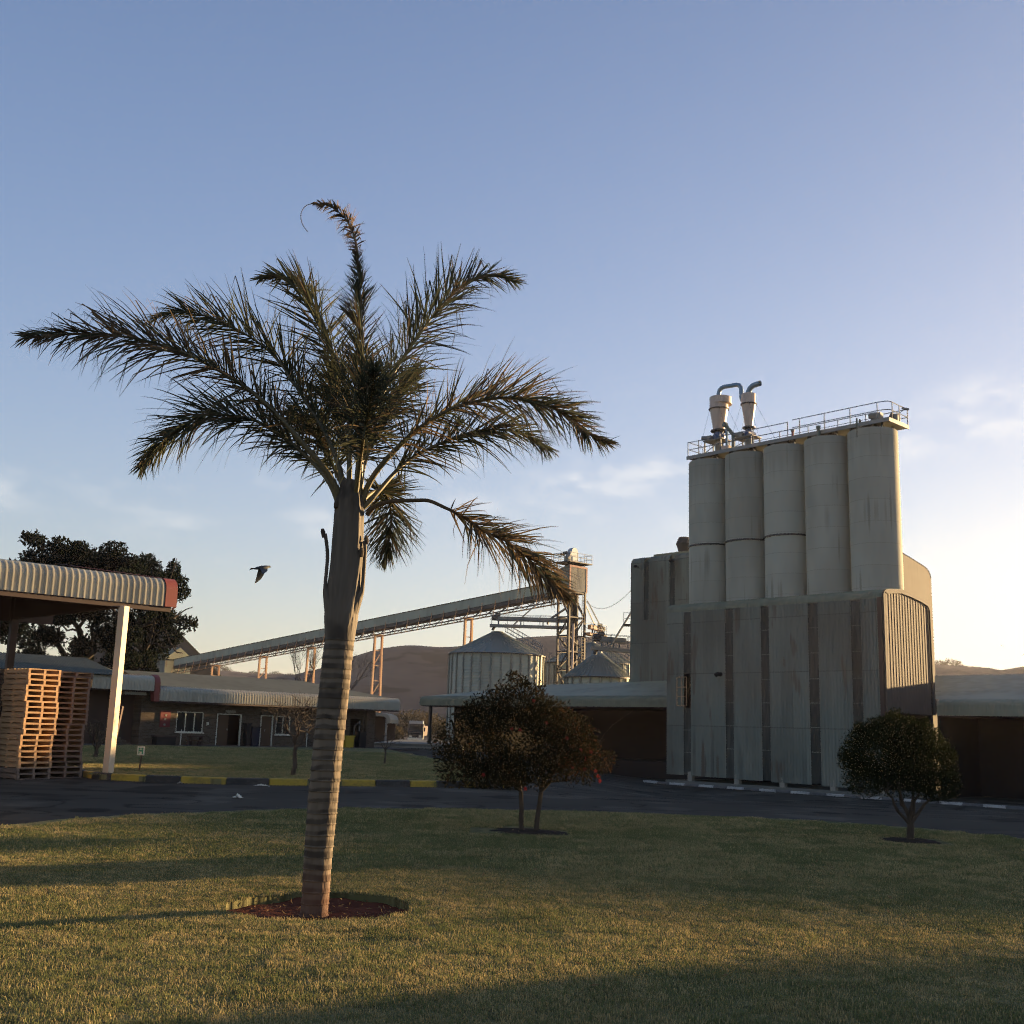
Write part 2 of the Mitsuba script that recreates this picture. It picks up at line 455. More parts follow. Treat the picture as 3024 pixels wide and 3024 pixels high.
leafmat('palm_leaf', (0.036, 0.046, 0.030), (0.095, 0.10, 0.066), 0.45, 0.3, 9)
leafmat('palm_dry', (0.12, 0.085, 0.05), (0.26, 0.18, 0.10), 0.4, 0.6, 9)
leafmat('palm_brown', (0.065, 0.052, 0.038), (0.15, 0.115, 0.075), 0.4, 0.55, 9)
leafmat('bush_leaf', (0.010, 0.012, 0.007), (0.040, 0.032, 0.017), 0.3, 0.32, 6)
leafmat('bush_leaf_red', (0.05, 0.022, 0.013), (0.09, 0.045, 0.022), 0.45, 0.35, 6)
leafmat('flower_red', (0.22, 0.025, 0.022), (0.34, 0.045, 0.04), 0.4, 0.5, 6)
leafmat('round_leaf', (0.008, 0.012, 0.006), (0.032, 0.036, 0.015), 0.3, 0.32, 8)
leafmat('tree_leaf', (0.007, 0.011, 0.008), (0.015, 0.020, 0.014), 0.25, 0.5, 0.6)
leafmat('veld_leaf', (0.05, 0.045, 0.028), (0.10, 0.08, 0.045), 0.3, 0.6, 0.5)
leafmat('grass_green', (0.12, 0.145, 0.06), (0.20, 0.21, 0.09), 0.55, 0.6, 3.0)
leafmat('grass_dry', (0.31, 0.255, 0.125), (0.46, 0.375, 0.19), 0.55, 0.7, 3.0)

# ------------------------------------------------------------------ the setting
def polar_ground():
    r = np.concatenate([[0.5], np.geomspace(3, 120, 60), np.geomspace(140, 3500, 24)])
    a = np.linspace(0, 2 * math.pi, 161)
    x, y = r[:, None] * np.sin(a), r[:, None] * np.cos(a)
    z = gz(x, y) - 0.07 + 0 * x
    return M().grid(np.stack([x, y, z], -1)[:, ::-1])


struct('ground', polar_ground(), 'veld', smooth=True)
gx, gy = np.meshgrid(np.linspace(-48, 80, 129), np.linspace(-14, 84, 99), indexing='ij')
gx, gy = np.meshgrid(np.linspace(-48, 80, 257), np.linspace(-14, 84, 197), indexing='ij')
under = ((gx + 0.5) / 7.6) ** 2 + ((gy - 10) / 9.6) ** 2 < 1          # the road sheet dips below the island lawn
struct('road', M().grid(np.stack([gx, gy, gz(gx, gy) - 0.004 - 0.25 * under], -1)), 'asphalt', smooth=True)

LAWN = sg.Polygon([(-8.4, 2), (-8.6, 8), (-7.9, 13), (-7.05, 16.12), (-6.67, 17.58), (-6.02, 18.6), (-4.67, 20.1), (-3.09, 21.5), (-1.22, 22.15), (0.53, 22.34),
                   (3.43, 22.4), (5.62, 21.9), (7.51, 20.85), (8.72, 19.1), (10.6, 15), (11.2, 9), (9.5, 2), (5, -4), (-5, -4)]).buffer(1.0).buffer(-1.0)
BED = np.array([-1.54, 10.0])


def lawn_z(x, y):
    p = np.stack([np.asarray(x) * 0.55, np.asarray(y) * 0.55, np.asarray(x) * 0], -1)
    return 0.068 + 0.045 * (nfbm(p, 3, 4) - 0.5)


def lawn_mesh():
    na, nr = 360, 60
    ring = LAWN.exterior
    rows = []
    for a in np.linspace(0, 2 * math.pi, na, endpoint=False):
        d = np.array([math.sin(a), math.cos(a)])
        hit = sg.LineString([BED, BED + d * 60]).intersection(ring)
        far = max(np.hypot(*(np.array(g.coords[0]) - BED)) for g in getattr(hit, 'geoms', [hit]))
        near = 0.80 + 0.03 * math.sin(3 * a + 1) + 0.014 * math.sin(11 * a) + 0.008 * math.sin(23 * a)
        far += 0.04 * math.sin(37 * a) + 0.03 * math.sin(71 * a + 2)
        q = near + (far - near) * np.linspace(0, 1, nr) ** 1.4
        xy = BED + d * q[:, None]
        z = lawn_z(xy[:, 0], xy[:, 1])
        P = np.column_stack([xy, z])
        lo0, lo1 = P[0].copy(), P[-1].copy(); lo0[2] = -0.16; lo1[2] = -0.05
        rows.append(np.vstack([lo0, P, lo1]))
    rows.append(rows[0])
    return M().grid(np.array(rows)[:, ::-1])


struct('lawn', lawn_mesh(), 'turf', smooth=40)


def disc(cx, cy, rx, ry, z0, bump, seed, sink=0.0):
    a = np.linspace(0, 2 * math.pi, 73)
    r = np.linspace(0.02, 1, 24)
    wob = 1 + 0.05 * np.sin(3 * a + seed) + 0.03 * np.sin(7 * a + 2 * seed)
    x = cx + rx * r[:, None] * np.cos(a) * wob; y = cy + ry * r[:, None] * np.sin(a) * wob
    z = z0 + bump * (nfbm(np.stack([x * 6, y * 6, x * 0 + seed], -1), 4, 3) - 0.5) + sink * (r[:, None] ** 3)
    return M().grid(np.stack([x, y, z], -1))


struct('soil_bed', disc(BED[0], BED[1], 0.95, 0.95, -0.01, 0.06, 1.0, 0.02), 'red_soil', smooth=True)
plain('mulch', (0.022, 0.017, 0.013), 0.95, spec=0.1)
struct('mulch_bed', disc(0.38, 17.55, 0.60, 0.62, 0.092, 0.03, 2.0, -0.02), 'mulch', smooth=True)
struct('mulch_bed', disc(6.43, 18.06, 0.46, 0.48, 0.092, 0.03, 4.0, -0.02), 'mulch', smooth=True)

# the far lawn in front of the office building, behind its painted kerb
KERB = np.array([(-12.6, 33.6), (-11.6, 31.2), (-10.6, 29.95), (-9.39, 29.55), (-7.34, 29.4), (-5.42, 29.95), (-4.35, 30.3), (-1.9, 31.4), (-0.6, 32.4), (0.2, 34.2)])
p0, p1, p2, p3, p4 = W(-60.6, 45.4), W(-60.6, 27.5), W(-58.5, 22.5), W(-50, 14), W(-44.0, 15.0)
FAR_LAWN = sg.Polygon([tuple(q) for q in KERB] + [(0.0, 38), (-2.2, 50), (-4.6, 60)] + [(p[0], p[1]) for p in (p0, p1, p2, p3, p4)])
far = trimesh.creation.extrude_polygon(FAR_LAWN, 0.20, engine='earcut'); far.apply_translation([0, 0, -0.07])
struct('far_lawn', far, 'turf')
pav = sg.Polygon([tuple(W(s, t)[:2]) for s, t in ((-60.6, 15), (-60.6, 48.5), (-64, 48.5), (-64, 15))])
apron = trimesh.creation.extrude_polygon(pav, 0.20, engine='earcut'); apron.apply_translation([0, 0, -0.08])
plain('paving_dark', (0.06, 0.055, 0.052), 0.85, spec=0.2)
struct('veranda_paving', apron, 'paving_dark')


def resample(P, step):
    P = np.asarray(P, float)
    s = np.r_[0, np.cumsum(np.linalg.norm(np.diff(P, axis=0), axis=1))]
    from scipy.interpolate import PchipInterpolator as PI
    q = np.arange(0, s[-1], step)
    return np.stack([PI(s, P[:, k])(q) for k in range(P.shape[1])], 1), s[-1]


proced('kerb_yellow', weathered((0.42, 0.29, 0.035), (0.16, 0.12, 0.05), 2.5, 0.35, False), 0.7)
proced('kerb_black', weathered((0.03, 0.03, 0.03), (0.09, 0.085, 0.075), 2.5, 0.35, False), 0.7)
proced('kerb_white', weathered((0.42, 0.42, 0.40), (0.16, 0.155, 0.15), 2.0, 0.4, False), 0.75)
proced('kerb_grey', weathered((0.12, 0.12, 0.12), (0.07, 0.07, 0.07), 2.0, 0.4, False), 0.8)


def kerb_run(holder, pts, mats, lens, h, w, base=None):
    dense, total = resample(pts, 0.02)
    pos, k = 0.05, 0
    while pos < total - 0.5:
        L = lens[k % len(lens)]
        a, b = dense[int(pos / 0.02)], dense[min(len(dense) - 1, int((pos + L - 0.012) / 0.02))]
        d = (b - a) / np.linalg.norm(b - a); nrm = np.array([-d[1], d[0]])
        m = M(); z0 = float(gz(*(a + b) / 2)) - 0.05
        L2 = np.linalg.norm(b - a)
        m.cbox([0, 0, 0], [L2, w, h + 0.05], 0.018)
        v = np.vstack(m.v); v = np.column_stack([a[0] + v[:, 0] * d[0] + v[:, 1] * nrm[0], a[1] + v[:, 0] * d[1] + v[:, 1] * nrm[1], v[:, 2] + z0])
        put('kerbstone', trimesh.Trimesh(v, np.vstack(m.f), process=False), mats[k % len(mats)], holder)
        pos += L; k += 1


labels['yard_kerb'] = {'kind': 'structure'}
kerb_run('yard_kerb', KERB, ['kerb_black', 'kerb_yellow'], [0.88, 0.95, 0.97, 0.8, 0.9, 1.0, 0.95, 1.2, 1.1, 1.0], 0.165, 0.15)
labels['mill_kerb'] = {'kind': 'structure'}
kerb_run('mill_kerb', np.array([W(s, 52.95)[:2] for s in np.arange(-44.5, -20, 0.5)]), ['kerb_white', 'kerb_grey'], [1.05, 0.95, 1.15, 1.0], 0.12, 0.16)


# hills
def hill(ridge, y0, depth, name, seed, base=-3.0, rough=2.0):
    from scipy.interpolate import PchipInterpolator as PI
    ridge = np.array(ridge)
    xs = np.linspace(ridge[0, 0], ridge[-1, 0], 220)
    top = PI(ridge[:, 0], ridge[:, 1])(xs)
    v = np.linspace(0, 1, 60)
    prof = np.where(v < 0.72, np.sin(np.clip(v / 0.72, 0, 1) * math.pi / 2) ** 1.25, 1 - 0.5 * ((v - 0.72) / 0.28) ** 2)
    X = xs[:, None] + 0 * v; Yv = y0 + depth * (v[None, :] - 0.72) + 0 * xs[:, None]
    n = nfbm(np.stack([X * 0.012, Yv * 0.012, X * 0 + seed], -1), 5, 7) - 0.5
    Z = base + (top[:, None] - base) * prof[None, :] + rough * 6 * n * (prof * (1 - prof) * 4)[None, :] + 0.8 * rough * (nfbm(np.stack([X * 0.08, Yv * 0.08, X * 0], -1), 3, 9) - 0.5) * np.minimum(1, v * 6)[None, :]
    return struct(name, M().grid(np.stack([X, Yv, Z], -1)), 'veld', smooth=True)


hill([(-260, 5), (-190, 14), (-121, 26.0), (-106, 29.4), (-90, 33.8), (-82, 37.6), (-71, 42.8), (-59, 45.5), (-48.5, 46.6), (-37.6, 46.0), (-27.7, 46.9), (-19.8, 48.3), (-4, 51.1), (11.8, 53.4), (27.7, 54.6),
      (39.6, 55), (55.5, 53.9), (69.4, 52.3), (89.3, 49), (119, 43), (158, 34), (220, 12)], 650, 420, 'hill', 1.0)
hill([(-620, 12), (-515, 17), (-407, 24), (-326, 31), (-277, 37.6), (-256, 39.6), (-239.7, 41.2), (-217.7, 40.3), (-195.8, 39.4), (-171, 39), (-146, 38), (-119, 35), (-60, 20)], 900, 500, 'hill', 5.0)
hill([(120, 30), (213.7, 48.7), (247.8, 48.6), (268.5, 48), (277.7, 47.4), (286.2, 46), (292.5, 45.1), (309.7, 46.9), (325.7, 50.1), (363.7, 56.3), (428.4, 61.5), (600, 40)], 700, 420, 'hill', 9.0)

# ------------------------------------------------------------------ feed mill: clad lower storey
ZR = [(53.4, 8.95), (53.42, 9.12), (53.52, 9.3), (53.75, 9.42), (54.3, 9.5), (55.4, 9.6), (56.4, 9.52), (57.6, 9.36), (58.25, 9.22), (58.5, 9.1), (58.65, 8.9), (58.7, 8.6), (58.7, 7.9)]
mill = thing('mill_building', 'grey-green corrugated mill building with dark vertical skylight strips, five silos standing out of its roof', 'building')
strips = [(-41.70, -41.18), (-38.66, -38.12), (-36.2, -35.67), (-33.13, -32.53), (-30.54, -29.97)]
edges = [-43.0] + [x for p in strips for x in p] + [-28.97]
for k in range(0, len(edges), 2):
    put('cladding_panel', ribbed(edges[k], edges[k + 1], [(53.4, -0.72 - 0.012 * (edges[k] + 43)), (53.4, 2.1), (53.4, 5.2), (53.4, 8.95)], 0.19, 0.03, 1, axis='s'), 'sheet_green', mill)
for k, (a, b) in enumerate(strips):
    cuts = [[-0.7, 0.6, 1.9, 3.2], [5.2, 6.4, 7.6, 8.92]] if k == 0 else [[-0.75, 0.9, 2.2, 3.5, 4.8, 6.2, 7.57, 8.92]]
    for c in cuts:
        for z0, z1 in zip(c[:-1], c[1:]):
            put('skylight_panel', ribbed(a + 0.004, b - 0.004, [(53.43, z0 + 0.015), (53.43, z1 - 0.015)], 0.1, 0.02, 1, axis='s'), 'skylight', mill)
        for z in c[1:-1]:
            put('skylight_rail', M(True).box([a, 53.44, z - 0.03], [b, 53.5, z + 0.03]), 'sheet_green', mill)
put('roof', ribbed(-43.05, -28.74, ZR, 0.25, 0.03, -1, axis='s'), 'roof_grey', mill, smooth=50)
zr_t, zr_z = np.array([p[0] for p in ZR[:-2]]), np.array([p[1] for p in ZR[:-2]])
end = M(True)
ts = []
for t in np.arange(53.62, 58.4, 0.30):
    ts += [(t, 0), (t + 0.08, 0.0), (t + 0.13, 0.02), (t + 0.20, 0.02), (t + 0.25, 0)]
ts = np.array(ts)
top = np.interp(ts[:, 0], zr_t, zr_z) - 0.13
Pm = np.stack([np.stack([-28.70 + ts[:, 1], ts[:, 0], 3.06 + 0 * top], -1), np.stack([-28.70 + ts[:, 1], ts[:, 0], 6.0 + 0 * top], -1), np.stack([-28.70 + ts[:, 1], ts[:, 0], top], -1)], 1)
put('end_wall', end.grid(Pm), 'sheet_end', mill, label='ribbed end wall catching the low sun')
fl = M(True)
prof = [(t, z + 0.01) for t, z in ZR[1:-1]]
for (a, b) in zip(prof[:-1], prof[1:]):
    fl.quad((-28.70, a[0], a[1]), (-28.62, a[0], a[1]), (-28.62, b[0], b[1]), (-28.70, b[0], b[1]))
    da, db = 0.24, 0.24
    fl.quad((-28.62, a[0], a[1]), (-28.62, a[0] + (0.24 if a[0] < 54 else 0), a[1] - (0.24 if a[0] >= 53.6 else 0)), (-28.62, b[0] + (0.24 if b[0] < 54 else 0), b[1] - 0.24), (-28.62, b[0], b[1]))
fl.box([-28.72, 53.42, 3.05], [-28.62, 53.62, 9.15])
fl.box([-28.72, 58.52, 3.05], [-28.62, 58.72, 8.8])
put('edge_flashing', fl, 'sheet_end', mill)
put('corner_flashing', M(True).box([-28.97, 53.34, -0.9], [-28.725, 53.46, 8.98]), 'brown_dark', mill)
body = M(True)
body.box([-43.0, 53.55, -0.6], [-42.95, 58.68, 8.9])
body.box([-43.0, 58.6, -1.3], [-28.8, 58.68, 9.0])
body.box([-28.9, 53.6, 3.0], [-28.76, 58.6, 8.9])
put('inner_wall', body, 'soot', mill)
put('floor_slab', M(True).box([-43.0, 53.3, -1.4], [-28.7, 58.7, -1.05]), 'slab_grey', mill)
for s in (-41.3, -38.0, -35.0, -31.9, -29.0):
    put('column', M(True).cbox([s - 0.16, 53.42, -1.3], [s + 0.16, 53.74, -0.5]), 'concrete', mill)
put('column', M(True).cbox([-28.95, 58.3, -1.3], [-28.75, 58.5, 3.1]), 'soot', mill)
bars = M(True)
for s in (-41.98, -41.62, -41.28):
    bars.beam([s, 53.1, 3.3], [s, 53.1, 5.0], 0.03)
for z in (3.3, 3.85, 4.4, 5.0):
    bars.beam([-41.98, 53.1, z], [-41.28, 53.1, z], 0.03)
    bars.beam([-41.98, 53.1, z], [-41.98, 53.4, z], 0.03)
put('ladder_cage', bars, 'orange_steel', mill)
inn = M(True)
inn.beam([-41.5, 54.4, 3.2], [-41.5, 54.4, 5.3], 0.16); inn.beam([-41.9, 54.3, 4.6], [-41.0, 54.3, 4.6], 0.08); inn.beam([-41.7, 54.6, 3.2], [-41.7, 54.6, 5.3], 0.07)
put('inner_frame', inn, 'orange_steel', mill)
put('wall_vent', M(True).tube([(-39.0, 53.4, 5.14), (-39.0, 53.1, 5.14), (-39.02, 52.95, 5.05)], 0.12, 10), 'black', mill)

# silos
ZTOP = 18.72
for k in range(5):
    c = -30.36 - 2.815 * k
    lab = ['rightmost of the five grey silos on the mill, its right edge sunlit', 'fourth of the five grey silos from the left, without a ring', 'middle one of the five grey silos, ringed by a dark band',
           'second grey silo from the left, ringed by a dark band', 'leftmost of the five grey silos, ringed by a dark band'][k]
    s = thing('silo', lab, 'silo', 'silos in a row on the mill')
    P = W(c, 56.05)
    put('shell', M().lathe([(1.37, 8.6), (1.37, 9.9), (1.362, 9.905), (1.37, 9.91), (1.37, 13.0), (1.37, 16.2), (1.37, ZTOP - 0.05), (1.34, ZTOP)], P, 72), 'silo_paint', s, smooth=40)
    put('roof', M().lathe([(1.34, ZTOP), (0.5, ZTOP + 0.16), (0.02, ZTOP + 0.2)], P, 48), 'silo_paint', s, smooth=40)
    if k >= 2:
        put('band', M().lathe([(1.37, 13.20), (1.43, 13.2), (1.43, 13.3), (1.37, 13.3)], P, 72), 'dark_steel', s)
    put('roof_hatch', M().lathe([(0.22, ZTOP + 0.1), (0.22, ZTOP + 0.45), (0.02, ZTOP + 0.5)], W(c - 0.5, 55.6), 12), 'grey_steel', s)

# catwalk over the silos
cat = thing('silo_walkway', 'steel catwalk with handrails along the tops of the silos', 'walkway')
ZD = 19.17
put('deck', M(True).box([-42.9, 55.35, ZD - 0.12], [-29.0, 56.85, ZD - 0.04]).box([-30.9, 56.85, ZD - 0.12], [-29.0, 57.6, ZD - 0.04]), 'grey_steel', cat)
put('edge_beam', M(True).box([-42.95, 55.29, ZD - 0.17], [-28.95, 55.345, ZD + 0.06]).box([-28.99, 55.35, ZD - 0.17], [-28.93, 57.6, ZD + 0.06]), 'grey_steel', cat)
put('edge_beam', M(True).box([-42.9, 56.86, ZD - 0.17], [-30.95, 56.92, ZD + 0.06]), 'grey_steel', cat)
und = M(True)
for s in np.arange(-42.4, -29, 1.38):
    und.beam([s, 55.4, ZD - 0.2], [s, 56.9, ZD - 0.2], 0.08, 0.14)
for c in [-30.36 - 2.815 * k for k in range(5)]:
    for ds, t in ((-0.9, 55.5), (0.9, 55.5), (-0.9, 56.7), (0.9, 56.7)):
        und.beam([c + ds, t, ZTOP + 0.02], [c + ds, t, ZD - 0.1], 0.09)
put('support_frame', und, 'dark_steel', cat)
fp = [-42.85, -42.0, -40.3, -37.85, -35.42, -34.6, -32.95, -31.3, -29.62]
for s in fp:
    put('rail_post', M(True).tube([(s, 55.32, ZD - 0.1), (s, 55.32, ZD + 0.98)], 0.028, 6), 'rail_steel', cat)
for t in (55.75, 56.55, 57.5):
    put('rail_post', M(True).tube([(-28.95, t, ZD - 0.1), (-28.95, t, ZD + 0.98)], 0.028, 6), 'rail_steel', cat)
for s in (-42.85, -41, -39, -37, -35, -33, -31.2):
    put('rail_post', M(True).tube([(s, 56.9, ZD - 0.1), (s, 56.9, ZD + 0.98)], 0.028, 6), 'rail_steel', cat)
for z in (0.98, 0.5):
    corner = [(-29.28 + 0.33 * math.sin(q), 55.65 - 0.33 * math.cos(q), ZD + z) for q in np.linspace(0, math.pi / 2, 7)]
    put('handrail', M(True).tube([(-42.85, 55.32, ZD + z - 0.03), (-35.42, 55.32, ZD + z - 0.03)], 0.025, 6), 'rail_steel', cat)
    put('handrail', M(True).tube([(-35.1, 55.32, ZD + z + 0.05), (-29.6, 55.32, ZD + z + 0.05)] + [(a, b, c + 0.03) for a, b, c in corner] + [(-28.95, 57.5, ZD + z)], 0.025, 6), 'rail_steel', cat)
    put('handrail', M(True).tube([(-28.95, 57.5, ZD + z), (-30.9, 57.5, ZD + z)], 0.025, 6), 'rail_steel', cat)
    put('handrail', M(True).tube([(-42.85, 56.9, ZD + z), (-31.0, 56.9, ZD + z)], 0.025, 6), 'rail_steel', cat)
    put('handrail', M(True).tube([(-42.85, 55.32, ZD + z), (-42.85, 56.9, ZD + z)], 0.025, 6), 'rail_steel', cat)
put('knee_rail', M(True).tube([(-37.8, 55.3, ZD + 0.16), (-29.6, 55.3, ZD + 0.16)], 0.018, 5), 'rail_steel', cat)

# machines on the walkway
def motor(name, s, t, z, L, lab, yaw=0.0):
    k = thing(name, lab, 'motor')
    d = np.array([math.cos(yaw), math.sin(yaw), -0.12])
    c = np.array([s, t, z])
    put('casing', M(True).tube([c - d * L / 2, c - d * L / 2 * 0.97, c + d * L * 0.25], [0.16, 0.19, 0.19], 14), 'grey_steel', k)
    put('end_cap', M(True).tube([c - d * L * 0.62, c - d * L / 2], [0.15, 0.17], 14), 'dark_steel', k)
    put('gearbox', M(True).box(c + d * L * 0.26 - [0.13, 0.17, 0.2], c + d * L * 0.26 + [0.2, 0.17, 0.12]), 'grey_steel', k)
    put('foot', M(True).box([s - 0.22, t - 0.15, ZD - 0.04], [s + 0.22, t + 0.15, z - 0.18]), 'dark_steel', k)


motor('gear_motor', -29.95, 55.75, ZD + 0.42, 0.62, 'gear motor on the right end of the silo walkway')
k = thing('control_cabinet', 'dented grey cabinet at the right end of the silo walkway', 'cabinet')
put('box', M(True).box([-29.2, 56.35, ZD - 0.04], [-29.0, 56.75, ZD + 0.5]), 'grey_steel', k)
put('hood', M(True).prism([(-29.6, ZD - 0.03), (-29.2, ZD - 0.03), (-29.2, ZD + 0.55), (-29.32, ZD + 0.6), (-29.6, ZD + 0.15)], 1, 56.3, 56.8), 'dark_steel', k)
k = thing('security_camera', 'small camera bracketed to the right end handrail of the silo walkway', 'camera')
put('housing', M(True).beam([-28.8, 56.62, ZD + 0.83], [-28.62, 57.0, ZD + 0.80], 0.1, 0.1), 'rail_steel', k)
put('bracket', M(True).tube([(-28.93, 56.55, ZD + 0.55), (-28.76, 56.75, ZD + 0.76)], 0.018, 6), 'rail_steel', k)
solo('vent_cone', M(True).lathe([(0.15, 0), (0.15, 0.04), (0.11, 0.05), (0.03, 0.36), (0.0, 0.37)], (-30.8, 55.5, ZD - 0.04), 12), 'black', 'small dark cone standing on the silo walkway between two right rail posts', 'cone', smooth=40)
k = thing('vent_pipe', 'pale square-headed vent pipe beside the fourth silo top', 'vent')
put('stem', M(True).tube([(-33.25, 55.15, ZTOP - 0.1), (-33.25, 55.15, ZD + 0.1)], 0.1, 10), 'sheet_green', k)
put('head', M(True).lathe([(0.13, 0), (0.17, 0.2), (0.0, 0.21)], (-33.25, 55.15, ZD + 0.08), 4), 'sheet_green', k)
k = thing('hydrant_valve', 'red and grey valve post standing mid-way along the silo walkway', 'valve')
put('stem', M(True).tube([(-35.25, 55.6, ZD - 0.04), (-35.25, 55.6, ZD + 0.42)], 0.075, 10), 'red_flash', k)
put('head', M(True).lathe([(0.1, 0), (0.12, 0.05), (0.1, 0.14), (0.0, 0.16)], (-35.25, 55.6, ZD + 0.4), 12), 'grey_steel', k)
solo('wall_pipe', M(True).tube([(-30.55, 54.72, ZTOP - 0.5), (-30.55, 54.72, ZD + 0.15)], 0.05, 8), 'sheet_green', 'thin pale pipe standing at the front of the rightmost silo top', 'pipe')


def cyclone(s, R, zb, zc, ztop, rb, lab, volute):
    k = thing('dust_cyclone', lab, 'cyclone', 'cyclones over the silos')
    c = (s, 56.0, 0)
    put('body', M(True).lathe([(R, zc), (R, ztop - 0.05), (R * 0.95, ztop), (0.16, ztop + 0.02), (0.0, ztop + 0.02)], c, 40), 'cyclone_paint', k, smooth=35)
    put('cone', M(True).lathe([(rb, zb), (R * 0.985, zc)], c, 40), 'cyclone_paint', k, smooth=35)
    put('collar', M(True).lathe([(R, zc - 0.03), (R + 0.055, zc - 0.03), (R + 0.055, zc + 0.03), (R, zc + 0.03)], c, 40), 'brown_dark', k)
    put('flange', M(True).lathe([(rb, zb - 0.06), (rb + 0.17, zb - 0.06), (rb + 0.17, zb + 0.02), (rb, zb + 0.02)], c, 32), 'dark_steel', k)
    v = thing_part = put('rotary_valve', M(True).lathe([(rb * 0.8, zb - 0.1), (rb * 0.62, zb - 0.2), (rb * 1.05, zb - 0.26), (rb * 1.15, zb - 0.42), (rb * 1.0, zb - 0.56), (rb * 0.6, zb - 0.62)], c, 20).tube([(s + 0.1, 55.6, zb - 0.4), (s + 0.1, 56.4, zb - 0.4)], rb * 0.7, 14), 'blue_steel', k, smooth=35)
    put('neck', M(True).tube([(s, 56.0, zb - 0.12), (s, 56.0, zb + 0.0)], rb * 0.85, 16), 'dark_steel', k)
    put('drive_motor', M(True).tube([(s - rb - 0.75, 55.75, zb - 0.36), (s - rb - 0.35, 55.75, zb - 0.42)], [0.15, 0.15], 12).box([s - rb - 0.35, 55.62, zb - 0.56], [s - rb - 0.02, 55.9, zb - 0.3]), 'grey_steel', k)
    zp = zb - 0.64
    put('platform', M(True).box([s - 0.85, 55.45, zp - 0.06], [s + 0.6, 56.5, zp]), 'grey_steel', k)
    put('platform_frame', M(True).beam([s - 0.75, 55.5, ZD - 0.05], [s - 0.75, 55.5, zp], 0.07).beam([s + 0.5, 55.5, ZD - 0.05], [s + 0.5, 55.5, zp], 0.07).beam([s - 0.75, 56.4, ZD - 0.05], [s - 0.75, 56.4, zp], 0.07)
        .beam([s + 0.5, 56.4, ZD - 0.05], [s + 0.5, 56.4, zp], 0.07).beam([s - 0.75, 55.5, ZD + 0.1], [s + 0.5, 55.5, zp - 0.2], 0.04), 'grey_steel', k)
    put('hopper', M(True).lathe([(0.3, ZD - 0.1), (0.36, zp - 0.06)], c, 4), 'grey_steel', k)
    if volute:
        pts = [(s + (R + 0.30 * (q / math.pi)) * math.cos(-q + math.pi * 0.5), 56.0 - (R + 0.30 * (q / math.pi)) * math.sin(-q + math.pi * 0.5) * -1) for q in np.linspace(0, math.pi, 13)]
        pts = [(s + (R + 0.27 * math.sin(q / 2)) * math.cos(q - math.pi * 0.5), 56.0 + (R + 0.27 * math.sin(q / 2)) * math.sin(q - math.pi * 0.5)) for q in np.linspace(0, math.pi, 15)]
        inner = [(s + R * 0.98 * math.cos(q), 56.0 + R * 0.98 * math.sin(q)) for q in np.linspace(math.pi * 0.5, -math.pi * 0.5, 15)]
        put('inlet_scroll', M(True).prism(pts + inner, 2, ztop - 0.48, ztop - 0.04), 'cyclone_paint', k)
    for a, L in ((0.6, 2.0), (2.4, 2.2), (4.0, 1.8), (5.4, 2.0)):
        put('guy_wire', M(True).tube([(s + R * math.cos(a), 56.0 + R * math.sin(a), zc), (s + L * math.cos(a), 56.0 + max(-0.6, min(0.85, L * math.sin(a))), ZD)], 0.008, 4), 'dark_steel', k)
    return k


c1 = cyclone(-40.9, 0.59, 20.72, 22.13, 22.95, 0.36, 'larger pinkish dust cyclone with an inlet scroll, above the leftmost silos', True)
c2 = cyclone(-38.63, 0.45, 20.52, 22.02, 22.70, 0.23, 'slimmer pinkish dust cyclone above the second silo', False)
put('outlet_duct', M(True).tube([(-40.9, 56, 22.95), (-40.9, 56, 23.2), (-40.84, 56, 23.4), (-40.68, 56, 23.52), (-40.5, 56, 23.56), (-39.55, 56, 23.5), (-39.32, 56, 23.42), (-39.2, 56, 23.25), (-39.17, 56, 23.05), (-39.17, 56, 22.62), (-39.12, 56, 22.42), (-38.98, 56, 22.32), (-38.7, 56, 22.3)], 0.135, 14, ), 'duct_blue', c1, smooth=40)
put('outlet_duct', M(True).tube([(-38.63, 56, 22.7), (-38.62, 56, 22.85), (-38.5, 56, 23.05), (-38.3, 56, 23.17), (-38.1, 56, 23.2), (-37.75, 56, 23.22)], 0.17, 16, False), 'duct_blue', c2, smooth=40)
k = thing('elbow_pipe', 'pale green bent pipe with a round cap between the two cyclones', 'pipe')
put('stem', M(True).tube([(-40.02, 55.6, ZD), (-40.02, 55.6, 20.7)], 0.085, 10), 'duct_blue', k)
put('elbow', M(True).tube([(-39.6, 55.7, ZD), (-39.58, 55.7, 20.1), (-39.66, 55.7, 20.25), (-40.05, 55.5, 20.82)], 0.12, 12), 'sheet_green', k, smooth=40)
put('cap', M(True).tube([(-40.06, 55.62, 20.82), (-40.1, 55.42, 20.9)], 0.17, 14), 'sheet_green', k)
solo('junction_box', M(True).cbox([-40.35, 55.45, ZD - 0.03], [-39.8, 55.8, ZD + 0.33]), 'cyclone_paint', 'beige box on the walkway between the two cyclone stands', 'box')

